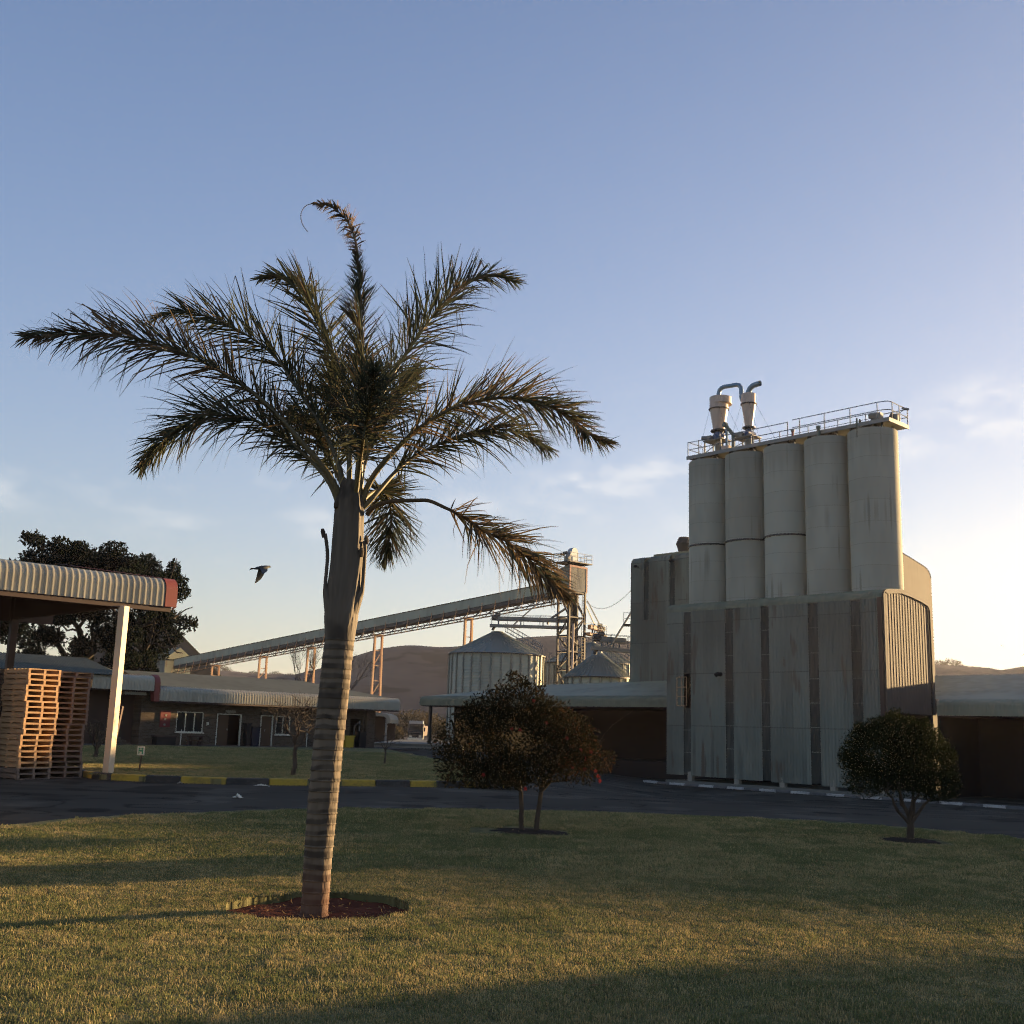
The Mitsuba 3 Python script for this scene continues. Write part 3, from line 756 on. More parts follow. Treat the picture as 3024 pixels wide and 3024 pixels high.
# ------------------------------------------------------------------ tall building behind
tall = thing('warehouse_tower', 'tall grey-green building behind the silos with three dark skylight strips', 'building')
ts_ = [(-53.75, -53.3), (-51.3, -50.82), (-48.7, -48.25)]
e = [-55.05] + [x for p in ts_ for x in p] + [-33.6]
for k in range(0, len(e), 2):
    put('cladding_panel', ribbed(e[k], e[k + 1], [(64, 10.0), (64, 12.2), (64, 14.35), (64.08, 14.6), (64.3, 14.8)], 0.19, 0.03, 1, axis='s'), 'sheet_green', tall)
for a, b in ts_:
    for z0, z1 in ((9.98, 11.5), (11.5, 13.0), (13.0, 14.4)):
        put('skylight_panel', ribbed(a + 0.004, b - 0.004, [(64.03, z0 + 0.01), (64.03, z1 - 0.01)], 0.1, 0.02, 1, axis='s'), 'skylight', tall)
put('lower_wall', ribbed(-55.05, -33.6, [(63.97, -1.3), (63.97, 4), (63.97, 9.99)], 0.19, 0.03, 1, axis='s'), 'sheet_green', tall)
put('side_wall', M(True).box([-55.06, 64.0, -1.3], [-55.0, 72, 14.4]), 'dark_steel', tall)
put('end_wall', M(True).prism([(64.05, -1.3), (64.05, 13.42), (66.2, 13.08), (68.0, 12.74), (68.4, 12.58), (68.65, 12.36), (68.78, 12.06), (68.78, -1.3)], 0, -33.6, -33.47), 'sheet_end', tall)
rf = M(True)
rp = [(64.0, 13.5), (66.2, 13.12), (68.0, 12.78), (68.4, 12.62), (68.65, 12.4), (68.78, 12.1)]
for (a, b) in zip(rp[:-1], rp[1:]):
    rf.quad((-55, a[0], a[1]), (-33.45, a[0], a[1]), (-33.45, b[0], b[1]), (-55, b[0], b[1]))
put('roof', rf, 'sheet_end', tall)
put('parapet', M(True).prism([(64.3, 14.78), (72.0, 14.2), (72.0, -1.3), (66.0, -1.3), (66.0, 13.2), (64.3, 13.3)], 0, -54.99, -44.0), 'roof_grey', tall)
put('ridge_capping', M(True).box([-53.1, 64.35, 14.72], [-45.0, 65.0, 14.95]), 'roof_grey', tall)
k = thing('roof_ventilator', 'pale round roof ventilator on top of the tall grey building', 'ventilator')
put('throat', M(True).lathe([(0.34, 14.6), (0.36, 14.9), (0.56, 15.6)], (-50.9, 65.2, 0), 20), 'sheet_end', k, smooth=35)
put('cowl', M(True).lathe([(0.58, 15.58), (0.6, 15.66), (0.38, 16.15), (0.0, 16.2)], (-50.9, 65.2, 0), 20), 'sheet_end', k, smooth=35)
for s, z in ((-54.3, 14.05), (-50.9, 14.2)):
    solo('wall_lamp', M(True).tube([(s, 63.98, z), (s, 63.7, z + 0.05), (s + 0.05, 63.5, z - 0.02)], [0.05, 0.09, 0.11], 10), 'black', 'small dark lamp on the %s of the tall grey wall' % ('left edge top' if s < -52 else 'top below the ventilator'), 'lamp')

# ------------------------------------------------------------------ loading canopies
LC = thing('loading_canopy', 'low grey canopy roof running left from the mill over a dark loading bay', 'canopy')
pf = [(55.2, 3.28), (55.2, 3.45), (55.2, 3.68), (55.24, 3.82), (55.36, 3.93), (55.55, 4.0)]
put('fascia', ribbed(-69.2, -43.05, pf, 0.19, 0.035, -1, axis='s'), 'roof_grey', LC)
r = M(True)
A0, A1, B1, B0 = (-69.2, 55.5, 3.99), (-43.06, 55.5, 3.99), (-43.06, 63.95, 5.6), (-64.2, 63.95, 5.25)
for q in np.linspace(0, 1, 9)[:-1]:
    q2 = q + 0.125
    lerp = lambda a, b, w: tuple(np.array(a) * (1 - w) + np.array(b) * w)
    r.quad(lerp(A0, A1, q), lerp(A0, A1, q2), lerp(B0, B1, q2), lerp(B0, B1, q))
r.quad((-69.2, 55.5, 3.99), (-64.2, 63.95, 5.25), (-64.2, 64.5, 5.25), (-69.2, 72.5, 3.99))
r.quad((-64.2, 63.95, 5.25), (-55.1, 63.95, 5.4), (-55.1, 72.5, 4.1), (-69.2, 72.5, 3.99))
put('roof', r, 'roof_grey', LC)
put('end_fascia', M(True).prism([(55.22, 3.28), (72.4, 3.28), (72.4, 3.98), (55.5, 3.98), (55.3, 3.9), (55.22, 3.7)], 0, -69.2, -69.12), 'dark_steel', LC)
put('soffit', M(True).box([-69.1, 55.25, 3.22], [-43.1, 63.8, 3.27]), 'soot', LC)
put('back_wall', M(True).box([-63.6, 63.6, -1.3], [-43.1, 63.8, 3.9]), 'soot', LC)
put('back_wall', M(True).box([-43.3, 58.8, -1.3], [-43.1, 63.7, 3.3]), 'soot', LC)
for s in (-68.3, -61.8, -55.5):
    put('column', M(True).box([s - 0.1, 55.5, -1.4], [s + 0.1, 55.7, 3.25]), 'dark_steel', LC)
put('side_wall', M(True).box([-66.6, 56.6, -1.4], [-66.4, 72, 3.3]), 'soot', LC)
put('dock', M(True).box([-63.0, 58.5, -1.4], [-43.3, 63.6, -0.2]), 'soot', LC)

BAY = thing('loading_bay', 'long low shed with pale roof on the right of the mill, dark inside', 'building')
pf = [(58.75, 3.05), (58.75, 3.3), (58.75, 3.62), (58.79, 3.75), (58.92, 3.85), (59.15, 3.93)]
put('fascia', ribbed(-28.6, 10.5, pf, 0.19, 0.035, -1, axis='s'), 'sheet_roof', BAY)
put('roof', M(True).quad((-28.6, 59.1, 3.92), (10.5, 59.1, 3.92), (10.5, 61.3, 4.46), (-33.3, 61.3, 4.46)).quad((-33.3, 61.3, 4.47), (10.5, 61.3, 4.47), (10.5, 66, 5.65), (-33.3, 66, 5.65)).quad((-33.3, 66, 5.65), (10.5, 66, 5.65), (10.5, 73, 3.9), (-33.3, 73, 3.9)), 'sheet_roof', BAY)
put('gable_wall', M(True).prism([(58.9, 3.05), (59.1, 3.9), (66, 5.6), (72.9, 3.9), (72.9, -1.4), (63, -1.4), (63, 3.05)], 0, 10.3, 10.48), 'sheet_roof', BAY)
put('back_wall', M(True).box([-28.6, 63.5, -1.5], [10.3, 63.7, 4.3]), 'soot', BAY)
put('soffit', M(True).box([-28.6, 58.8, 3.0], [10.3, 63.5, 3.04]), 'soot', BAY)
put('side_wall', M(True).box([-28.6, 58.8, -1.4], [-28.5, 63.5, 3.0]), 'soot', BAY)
for s in np.arange(-20, 10, 6.5):
    put('column', M(True).box([s - 0.1, 59.1, -1.5], [s + 0.1, 59.3, 3.02]), 'dark_steel', BAY)


# the taller far half of the loading shed stands right of the picture: its ridge shades the lawn
HI = thing('tall_shed', 'taller grey shed continuing the loading bay to the right', 'building')
put('wall', M(True).box([-22.3, 59.6, -1.5], [9.0, 72.4, 5.2]), 'sheet_roof', HI)
put('roof', M(True).quad((-22.5, 59.2, 5.15), (9.4, 59.2, 5.15), (3.0, 66, 6.72), (-22.5, 66, 6.72)).quad((-22.5, 66, 6.72), (3.0, 66, 6.72), (9.4, 72.8, 5.15), (-22.5, 72.8, 5.15)).tri((9.4, 59.2, 5.15), (9.4, 72.8, 5.15), (3.0, 66, 6.72)), 'sheet_roof', HI)
put('gable_wall', M(True).prism([(59.6, 5.1), (66, 6.65), (72.4, 5.1)], 0, -22.4, -22.3), 'sheet_roof', HI)

# ------------------------------------------------------------------ evening haze: one closed box of thin air
scene['haze_air'] = {'type': 'homogeneous', 'albedo': rgb(0.95, 0.95, 0.95), 'sigma_t': rgb(0.00010, 0.00010, 0.00011), 'phase': {'type': 'hg', 'g': 0.45}}
scene['haze'] = {'type': 'cube', 'to_world': T().translate([0, 1900, 42]).scale([3800, 3800, 48]), 'bsdf': {'type': 'null'}, 'interior': {'type': 'ref', 'id': 'haze_air'}}
labels['haze'] = {'label': 'thin golden evening haze over the yard and hills', 'category': 'haze', 'kind': 'stuff'}
scene['camera']['medium'] = {'type': 'ref', 'id': 'haze_air'}

# a workshop out of the picture to the right: its cantilevered canopy shades the near edge of the lawn
ua, wa = np.array([0.537, -0.843, 0]), np.array([0.843, 0.537, 0])
WSH = thing('workshop', 'grey workshop with a deep sloping canopy to the right of the lawn', 'building')
m_ = M().prism([(-2.7, -1.3), (-2.7, 3.48), (-6.0, 4.45), (-6.0, 4.9), (6.6, 6.6), (10.6, 6.0), (10.6, -1.3)], 1, 38.0, 46.0)
v_ = np.vstack(m_.v)
put('hall', trimesh.Trimesh(v_[:, :1] * ua + v_[:, 1:2] * wa + v_[:, 2:] * np.array([0, 0, 1.0]), np.vstack(m_.f), process=False), 'roof_grey', WSH)

# ------------------------------------------------------------------ left canopy with its post
CAN = thing('yard_canopy', 'curved ribbed cream canopy roof with red end trim at the left edge of the yard', 'canopy')
cp = [(-29.73, 4.76), (-29.73, 5.0), (-29.73, 5.22)] + arc(-30.06, 5.22, 0.33, 12, 72, 6) + [(-30.2, 5.56)]
put('fascia', ribbed(2.0, 14.28, cp, 0.1725, 0.038, -1 if False else 1, axis='t'), 'sheet_cream', CAN, smooth=35)
put('roof', M(True).quad((-30.15, 2.0, 5.555), (-30.15, 14.45, 5.555), (-38.5, 14.45, 6.72), (-38.5, 2.0, 6.72)), 'sheet_roof', CAN)
trim = [(a + 0.05, b) for a, b in cp[:3]] + arc(-30.06, 5.22, 0.385, 8, 75, 7) + [(-30.3, 5.63)]
tm = M(True)
for a, b in zip(trim[:-1], trim[1:]):
    tm.quad((a[0], 14.27, a[1]), (a[0], 14.62, a[1]), (b[0], 14.62, b[1]), (b[0], 14.27, b[1]))
    tm.quad((a[0], 14.27, a[1]), (b[0], 14.27, b[1]), (b[0] - 0.06, 14.27, b[1] - 0.04), (a[0] - 0.06, 14.27, a[1]))
    tm.quad((a[0], 14.62, a[1]), (b[0], 14.62, b[1]), (b[0] - 0.3, 14.62, b[1] - 0.3), (a[0] - 0.3, 14.62, a[1]))
tm.quad((-30.28, 14.27, 5.63), (-30.28, 14.62, 5.63), (-38.5, 14.62, 6.79), (-38.5, 14.27, 6.79))
put('end_trim', tm, 'red_flash', CAN)
put('eave_purlin', M(True).box([-29.86, 2.0, 4.62], [-29.76, 14.5, 4.80]), 'brown_dark', CAN)
for s in (-31.6, -33.4, -35.2, -37.0, -38.4):
    z = 5.5 + (-30.15 - s) * 0.1396
    put('purlin', M(True).box([s - 0.05, 2.0, z - 0.24], [s + 0.05, 14.4, z - 0.06]), 'brown_dark', CAN)
for t in (6.5, 13.1):
    rb = M(True); rb.prism([(-29.9, 4.62), (-38.4, 4.72), (-38.4, 6.45), (-29.9, 5.3)], 1, t - 0.08, t + 0.08)
    put('rafter', rb, 'brown_dark', CAN)
put('rear_fascia', M(True).box([-38.6, 2.0, 4.68], [-38.5, 14.5, 6.7]), 'brown_dark', CAN)
def turned_post(s, t, w, z1, deg):
    c, s_ = math.cos(math.radians(deg)), math.sin(math.radians(deg))
    m = M(True).cbox([-w / 2, -w / 2, 0.0], [w / 2, w / 2, z1], 0.012)
    m.v = [np.column_stack([s + v[:, 0] * c - v[:, 1] * s_, t + v[:, 0] * s_ + v[:, 1] * c, v[:, 2]]) for v in m.v]
    return m


put('post', turned_post(-29.76, 13.11, 0.215, 4.66, 24), 'post_paint', CAN, label='square cream steel post with one sunlit face')
put('base_plate', M(True).box([-29.98, 12.9, -0.01], [-29.54, 13.32, 0.025]), 'grey_steel', CAN)
put('post', M(True).cbox([-38.3, 13.0, 0.0], [-38.06, 13.22, 5.7], 0.012), 'brown_dark', CAN)
put('post', M(True).cbox([-29.88, 6.4, 0.0], [-29.64, 6.62, 4.64], 0.012), 'post_paint', CAN)

# ------------------------------------------------------------------ pallets: each one a thing with decks and stringers
def pallet_mesh():
    dk, bt = M(True), M(True)
    for k in range(7):
        x = -1.2 + k * 0.1833
        dk.box([x, 0, 0.118], [x + 0.1, 0.9, 0.139])
    for x in (-1.2, -0.65, -0.1):
        bt.box([x, 0, 0.002], [x + 0.1, 0.9, 0.022])
    st = [M(True).box([-1.2, y, 0.022], [0.0, y + 0.062, 0.118]) for y in (0.004, 0.42, 0.834)]
    return dk.mesh(), bt.mesh(), [m.mesh() for m in st]


PD, PB, PS = pallet_mesh()
PAL = {}
for mt in ('pallet_wood', 'pallet_grey', 'pallet_dark'):
    PAL[mt] = (mikit.ply(PD, mt), mikit.ply(PB, mt), [mikit.ply(x, mt) for x in PS])
rng = random.Random(5)


def pallet_stack(s0, t0, n, pick, lab, group, turn=0.0):
    ds = dt = 0.0
    for k in range(n):
        if rng.random() < 0.28:
            ds, dt = rng.uniform(-0.03, 0.03), rng.uniform(-0.05, 0.05)
        key = thing('pallet', lab(k), 'pallet', group)
        mt = pick(k)
        p = W(s0 + ds + rng.uniform(-0.012, 0.012), t0 + dt + rng.uniform(-0.014, 0.014), 0.0 + k * 0.1395)
        tw = T().translate(p.tolist()).rotate([0, 0, 1], turn + rng.uniform(-0.8, 0.8))
        d, bt, stz = PAL[mt]
        share(numbered(key + '__deck'), {**d, 'to_world': tw})
        share(numbered(key + '__bottom_boards'), {**bt, 'to_world': tw})
        for x in stz:
            share(numbered(key + '__stringer'), {**x, 'to_world': tw})


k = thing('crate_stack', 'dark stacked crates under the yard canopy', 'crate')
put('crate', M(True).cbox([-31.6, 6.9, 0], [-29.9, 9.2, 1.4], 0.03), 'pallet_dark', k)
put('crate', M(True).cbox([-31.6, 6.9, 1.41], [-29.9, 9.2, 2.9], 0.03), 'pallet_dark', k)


def ordinal(k, n):
    w = ['bottom', 'second', 'third', 'fourth', 'fifth', 'sixth', 'seventh', 'eighth', 'ninth', 'tenth', 'eleventh', 'twelfth', 'thirteenth', 'fourteenth', 'fifteenth', 'sixteenth', 'seventeenth', 'eighteenth', 'nineteenth', 'twentieth']
    return 'topmost' if k == n - 1 else w[k] + ('' if k == 0 else ' from the bottom')


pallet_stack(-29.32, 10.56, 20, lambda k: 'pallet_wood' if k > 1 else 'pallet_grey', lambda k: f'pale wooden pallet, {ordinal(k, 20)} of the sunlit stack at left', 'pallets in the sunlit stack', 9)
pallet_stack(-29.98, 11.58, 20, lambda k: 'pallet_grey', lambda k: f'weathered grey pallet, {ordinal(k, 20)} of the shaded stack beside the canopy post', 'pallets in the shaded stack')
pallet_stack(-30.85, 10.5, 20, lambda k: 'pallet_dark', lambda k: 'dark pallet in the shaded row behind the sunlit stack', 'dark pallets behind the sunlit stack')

# ------------------------------------------------------------------ office building
OFF = thing('office_building', 'long low brick office building with ribbed cream eaves and grey roof', 'building')
hp = [(-62.0, 2.68), (-62.0, 2.9), (-62.0, 3.14)] + arc(-62.33, 3.14, 0.33, 15, 75, 5) + [(-62.45, 3.49)]
put('fascia', ribbed(29.96, 47.75, hp, 0.186, 0.042, 1, axis='t'), 'sheet_cream', OFF, smooth=35)
r = M(True)
for k in range(8):
    q, q2 = k / 8, (k + 1) / 8
    e0 = 29.96 + (47.6 - 29.96) * q; e1 = 29.96 + (47.6 - 29.96) * q2
    r0 = 29.96 + (43.2 - 29.96) * q; r1 = 29.96 + (43.2 - 29.96) * q2
    r.quad((-62.43, e0, 3.485), (-62.43, e1, 3.485), (-67.6, r1, 4.56), (-67.6, r0, 4.56))
    r.quad((-67.6, r0, 4.56), (-67.6, r1, 4.56), (-73, e1, 3.45), (-73, e0, 3.45))
r.tri((-62.43, 47.6, 3.485), (-73, 47.6, 3.45), (-67.6, 43.2, 4.56))
put('roof', r, 'roof_office', OFF)
put('end_fascia', M(True).prism([(-62.03, 2.68), (-62.05, 3.2), (-62.2, 3.4), (-62.43, 3.48), (-72.9, 3.44), (-73, 2.68)], 1, 47.66, 47.75), 'sheet_cream', OFF)
put('gable_trim', M(True).prism([(-61.93, 2.62), (-61.93, 3.72), (-62.06, 3.98), (-62.3, 4.14), (-62.6, 4.18), (-62.6, 3.3), (-62.3, 2.62)], 1, 29.62, 29.95), 'red_flash', OFF)
put('soffit', M(True).box([-62.95, 29.95, 2.66], [-62.05, 47.6, 2.70]), 'brown_dark', OFF)
put('gutter_board', M(True).box([-62.06, 29.96, 2.58], [-62.0, 47.7, 2.67]), 'brown_dark', OFF)
def wall_with_holes(s, t0, t1, z0, z1, holes, th=0.22):
    sh = sg.box(t0, z0, t1, z1)
    for a, b, c, d in holes:
        sh = sh.difference(sg.box(a, c, b, d))
    m = trimesh.creation.extrude_polygon(sh, th, engine='earcut')
    v = m.vertices
    return trimesh.Trimesh((np.column_stack([s - v[:, 2], v[:, 0], v[:, 1]])) @ SITE.T, m.faces[:, ::-1], process=False)


WIN1, DOOR1, DOOR2, WIN2 = (31.68, 33.45, 0.88, 2.10), (34.35, 36.05, 0.1, 2.06), (37.42, 38.33, 0.1, 2.05), (38.55, 39.62, 0.86, 2.02)
GATE = (44.35, 45.35, 0.1, 2.0)
put('wall', wall_with_holes(-63.0, 29.6, 46.2, 0.05, 3.3, [WIN1, DOOR1, DOOR2, WIN2, GATE]), 'brick', OFF)
put('end_wall', M(True).box([-72.6, 46.0, 0.0], [-63.22, 46.2, 3.4]), 'brick', OFF)
put('inner_room', M(True).box([-66, 30, 0.05], [-65.9, 46, 3.2]).box([-66, 30, 0.06], [-63.25, 46, 0.1]), 'soot', OFF)
put('corner_pier', M(True).box([-63.0, 45.5, 0.05], [-62.7, 46.2, 2.66]), 'brick', OFF)


def window(t0, t1, z0, z1, n, sill=True):
    w = put('window', M(True).box([-63.1, t0, z0], [-63.02, t0 + 0.05, z1]).box([-63.1, t1 - 0.05, z0], [-63.02, t1, z1]).box([-63.1, t0 + 0.05, z1 - 0.05], [-63.02, t1 - 0.05, z1]).box([-63.1, t0 + 0.05, z0], [-63.02, t1 - 0.05, z0 + 0.05]), 'white_paint', OFF)
    step = (t1 - t0) / n
    for k in range(n):
        put('pane', M(True).box([-63.08, t0 + k * step + 0.04, z0 + 0.05], [-63.07, t0 + (k + 1) * step - 0.02, z1 - 0.05]), 'glass_dark', w)
        if k:
            put('mullion', M(True).box([-63.11, t0 + k * step - 0.025, z0 + 0.05], [-63.01, t0 + k * step + 0.025, z1 - 0.05]), 'white_paint', w)
    put('sill', M(True).box([-63.02, t0 - 0.06, z0 - 0.06], [-62.9, t1 + 0.06, z0]), 'white_paint', w)


window(*WIN1, 3); window(*WIN2, 2)
for (t0, t1, z0, z1), half in ((DOOR1, True), (DOOR2, False)):
    d = put('door', M(True).box([-63.12, t0 + 0.06, z0], [-63.07, (t0 + t1) / 2 if half else t1 - 0.06, z1 - 0.06]), 'door_brown', OFF, label='brown double door with its right leaf open' if half else 'narrow closed brown door')
    put('frame', M(True).box([-63.1, t0, z0], [-62.97, t0 + 0.06, z1]).box([-63.1, t1 - 0.06, z0], [-62.97, t1, z1]).box([-63.1, t0 + 0.06, z1 - 0.06], [-62.97, t1 - 0.06, z1]), 'white_paint', d)
    put('handle', M(True).box([-63.05, (t0 + t1) / 2 - 0.12, z0 + 0.95], [-63.0, (t0 + t1) / 2 - 0.06, z0 + 1.05]), 'grey_steel', d)
put('lintel_sign', M(True).box([-62.99, 34.9, 2.12], [-62.95, 35.6, 2.28]), 'concrete', OFF)
put('door_canopy', M(True).box([-62.99, 37.4, 2.08], [-62.8, 38.4, 2.2]), 'brick', OFF)
put('veranda_post', M(True).tube([(-62.3, 40.5, 0.1), (-62.3, 40.5, 1.35)], 0.03, 8), 'white_paint', OFF)
put('veranda_post', M(True).tube([(-62.2, 31.65, 0.1), (-62.2, 31.65, 1.05)], 0.03, 8), 'white_paint', OFF)
put('switch_box', M(True).box([-62.98, 33.65, 1.33], [-62.9, 33.78, 1.52]), 'white_paint', OFF)

WING = thing('office_wing', 'taller left wing of the office building with overhanging ribbed roof', 'building')
wp = [(-62.0, 3.21), (-62.0, 3.5), (-62.0, 3.72)] + arc(-62.33, 3.72, 0.33, 15, 75, 5) + [(-62.45, 4.07)]
put('fascia', ribbed(25.9, 29.64, wp, 0.186, 0.042, 1, axis='t'), 'sheet_cream', WING, smooth=35)
put('roof', ribbed(12.0, 27.6, [(-61.8, 4.0), (-62.4, 4.1), (-67.2, 5.12)], 0.186, 0.035, 1, axis='t'), 'roof_office', WING)
put('roof_slope', M(True).quad((-62.4, 27.5, 4.085), (-62.4, 29.9, 4.075), (-67.2, 29.9, 4.3), (-67.2, 27.5, 5.1)).quad((-67.2, 12, 5.12), (-67.2, 27.6, 5.1), (-72, 29.9, 4.0), (-72, 12, 4.0)), 'roof_office', WING)
put('wall', M(True).box([-64.2, 12, 0.0], [-64.0, 29.6, 4.2]), 'brown_dark', WING)
put('side_wall', M(True).box([-64.2, 29.4, 0.0], [-63.0, 29.6, 3.2]), 'brick', WING)
put('soffit', M(True).box([-64.0, 12, 3.15], [-62.05, 29.6, 3.19]), 'brown_dark', WING)
put('light_fitting', M(True).box([-62.6, 28.0, 2.95], [-62.3, 29.3, 3.13]), 'concrete', WING)
for k in range(5):
    put('step', M(True).box([-63.9, 27.2 + 0.32 * k, 0.0], [-62.6, 27.52 + 0.32 * k, 0.85 - 0.16 * k]), 'brick', WING)

# things against the office wall
k = thing('notice_board', 'dark red notice board left of the three-pane office window', 'board')
put('panel', M(True).box([-62.98, 30.6, 1.15], [-62.93, 31.25, 2.12]), 'poster_red', k)
for t, z in ((30.95, 1.85), (30.92, 1.62), (30.9, 1.3)):
    put('notice', M(True).box([-62.93, t - 0.06, z - 0.06], [-62.915, t + 0.06, z + 0.06]), 'concrete', k)
k = thing('planter_box', 'long dark planter box at the left end of the office wall', 'planter')
put('trough', M(True).box([-62.9, 30.2, 0.12], [-62.3, 31.4, 0.62]), 'black', k)
put('rim', M(True).box([-62.95, 30.15, 0.58], [-62.25, 31.45, 0.66]), 'brown_dark', k)
k = thing('bench', 'dark wooden bench and table below the three-pane window', 'bench')
put('top', M(True).box([-62.7, 32.3, 0.62], [-62.2, 33.2, 0.68]), 'brown_dark', k)
put('seat', M(True).box([-62.1, 31.9, 0.40], [-61.8, 32.9, 0.45]), 'door_brown', k)
for t in (32.4, 33.1):
    put('leg', M(True).box([-62.6, t - 0.05, 0.1], [-62.3, t + 0.05, 0.62]), 'brown_dark', k)
    put('leg', M(True).box([-62.05, t - 0.45, 0.1], [-61.85, t - 0.38, 0.42]), 'brown_dark', k)
k = thing('refuse_bin', 'dark blue refuse bins between the two office doors', 'bin')
put('body', M(True).prism([(36.55, 0.1), (37.0, 0.1), (37.05, 1.25), (36.5, 1.25)], 0, -62.85, -62.35), 'navy_plastic', k)
put('lid', M(True).box([-62.9, 36.47, 1.25], [-62.3, 37.08, 1.33]), 'black', k)
k = thing('refuse_bin', 'black refuse bin beside the open double door', 'bin')
put('body', M(True).prism([(36.18, 0.1), (36.42, 0.1), (36.46, 1.45), (36.14, 1.45)], 0, -62.85, -62.4), 'black', k)
put('lid', M(True).box([-62.88, 36.12, 1.45], [-62.36, 36.48, 1.52]), 'black', k)
k = thing('yellow_bin', 'yellow bin by the right end of the office building', 'bin')
put('body', M(True).prism([(43.6, 0.1), (44.2, 0.1), (44.24, 0.82), (43.56, 0.82)], 0, -62.8, -62.3), 'yellow_paint', k)
put('lid', M(True).box([-62.85, 43.52, 0.82], [-62.25, 44.28, 0.9]), 'yellow_paint', k)
k = thing('pump_set', 'dark pump and pipes in the shade at the right end of the office building', 'pump')
put('pipe', M(True).tube([(-62.6, 44.4, 0.1), (-62.6, 44.4, 1.5), (-62.6, 44.7, 1.75), (-62.6, 45.0, 1.5)], 0.06, 8), 'dark_steel', k)
put('pipe', M(True).tube([(-62.7, 44.9, 0.1), (-62.7, 44.9, 1.9)], 0.05, 8), 'grey_steel', k)
put('body', M(True).box([-62.9, 44.75, 0.1], [-62.4, 45.3, 1.2]), 'black', k)

# sign on a stake in the far lawn
k = thing('lawn_sign', 'small white and green sign on a thin stake in the far lawn', 'sign')
SGN = np.array([-10.49, 32.6, 0.12])
def sign_box(a, b):
    return M().box(SGN + np.array(a), SGN + np.array(b))
put('stake', M().beam(SGN + [0, 0.02, 0], SGN + [0.04, 0.02, 0.5], 0.035), 'brown_dark', k)
put('board', sign_box([-0.09, -0.012, 0.45], [0.11, 0.012, 0.70]), 'white_paint', k)
put('mark', sign_box([-0.055, -0.016, 0.48], [-0.025, -0.0125, 0.66]).box(SGN + [0.045, -0.016, 0.48], SGN + [0.075, -0.0125, 0.66]).box(SGN + [-0.025, -0.016, 0.55], SGN + [0.045, -0.0125, 0.60]).box(SGN + [-0.025, -0.0155, 0.62], SGN + [0.045, -0.0125, 0.645]), 'sign_green', k)
solo('leaning_post', M().beam([-11.5, 32.9, 0.1], [-11.28, 32.9, 1.95], 0.13), 'brown_dark', 'dark leaning wooden post on the far lawn right of the canopy post', 'post')

# litter on the road
def crumple(x, y, L, w, h, seed, ang):
    g = np.random.default_rng(seed)
    u, v = np.meshgrid(np.linspace(-1, 1, 9), np.linspace(-1, 1, 6), indexing='ij')
    z = h * (g.random(u.shape) ** 1.5) * (1.1 - np.abs(u)) + 0.004
    X, Yv = u * L / 2 + g.normal(0, 0.01, u.shape), v * w / 2 + g.normal(0, 0.01, u.shape)
    c, s_ = math.cos(ang), math.sin(ang)
    return M().grid(np.stack([x + c * X - s_ * Yv, y + s_ * X + c * Yv, z + float(gz(x, y))], -1))
solo('paper_scrap', crumple(-5.67, 24.3, 0.24, 0.12, 0.09, 1, 0.1), 'white_paint', 'crumpled white paper scrap lying in the middle of the road', 'litter')
solo('plastic_strip', crumple(-6.2, 29.1, 0.42, 0.12, 0.06, 2, -0.15), 'white_paint', 'flat white plastic strip lying against the black and yellow kerb', 'litter')
solo('paper_scrap', crumple(-8.3, 29.2, 0.12, 0.08, 0.05, 3, 0.5), 'concrete', 'small pale scrap at the kerb left of the white plastic strip', 'litter')
solo('paper_scrap', crumple(-4.2, 44.0, 0.26, 0.14, 0.05, 4, 0.2), 'white_paint', 'pale scrap lying on the far edge of the far lawn', 'litter')

# loading ramp right of the office, lit at its left end
k = thing('loading_ramp', 'low concrete loading slab beyond the right end of the office', 'platform')
put('slab', M().box([-10.2, 85.0, 0.02], [-3.2, 112, 0.34]), 'slab_grey', k)
put('edge_beam', M().box([-10.2, 84.9, 0.02], [-3.2, 84.99, 0.16]), 'concrete', k)
put('recess', M().box([-9.6, 84.6, -0.4], [-3.2, 84.88, 0.03]), 'black', k)
put('pier', M().box([-10.2, 84.5, -0.3], [-9.6, 84.9, 0.03]), 'concrete', k)

# ------------------------------------------------------------------ grain yard: conveyor, tower, bins
def conv(s):
    return 12.30 + (s + 184.5) * 0.0706


CV = thing('belt_conveyor', 'long sloping enclosed belt conveyor rising to the elevator tower', 'conveyor')
sa, sb = -186.5, -91.5
def cvbox(m, t0, t1, dz0, dz1, a=sa, b=sb):
    return m.add([(s, t, conv(s) + dz) for s in (a, b) for t in (t0, t1) for dz in (dz0, dz1)], [[0, 1, 3, 2], [4, 6, 7, 5], [0, 4, 5, 1], [2, 3, 7, 6], [0, 2, 6, 4], [1, 5, 7, 3]])
put('gallery', cvbox(M(True), 92.3, 93.9, -1.12, 0.0), 'gallery_sheet', CV)
put('ridge_trim', cvbox(M(True), 92.22, 93.98, 0.0, 0.08), 'dark_steel', CV)
put('belt_frame', cvbox(M(True), 92.35, 93.85, -1.62, -1.125), 'dark_steel', CV)
tr = M(True)
for t in (92.35, 93.85):
    tr.beam([sa, t, conv(sa) - 2.3], [sb, t, conv(sb) - 2.3], 0.14)
    n = 76
    for i in range(n):
        s0_, s1_ = sa + (sb - sa) * i / n, sa + (sb - sa) * (i + 1) / n
        za, zb = (-2.3, -1.6) if i % 2 else (-1.6, -2.3)
        tr.beam([s0_, t, conv(s0_) + za], [s1_, t, conv(s1_) + zb], 0.07)
put('truss', tr, 'dark_steel', CV)
hr = M(True)
hr.beam([sa, 91.9, conv(sa) - 2.75], [sb, 91.9, conv(sb) - 2.75], 0.05)
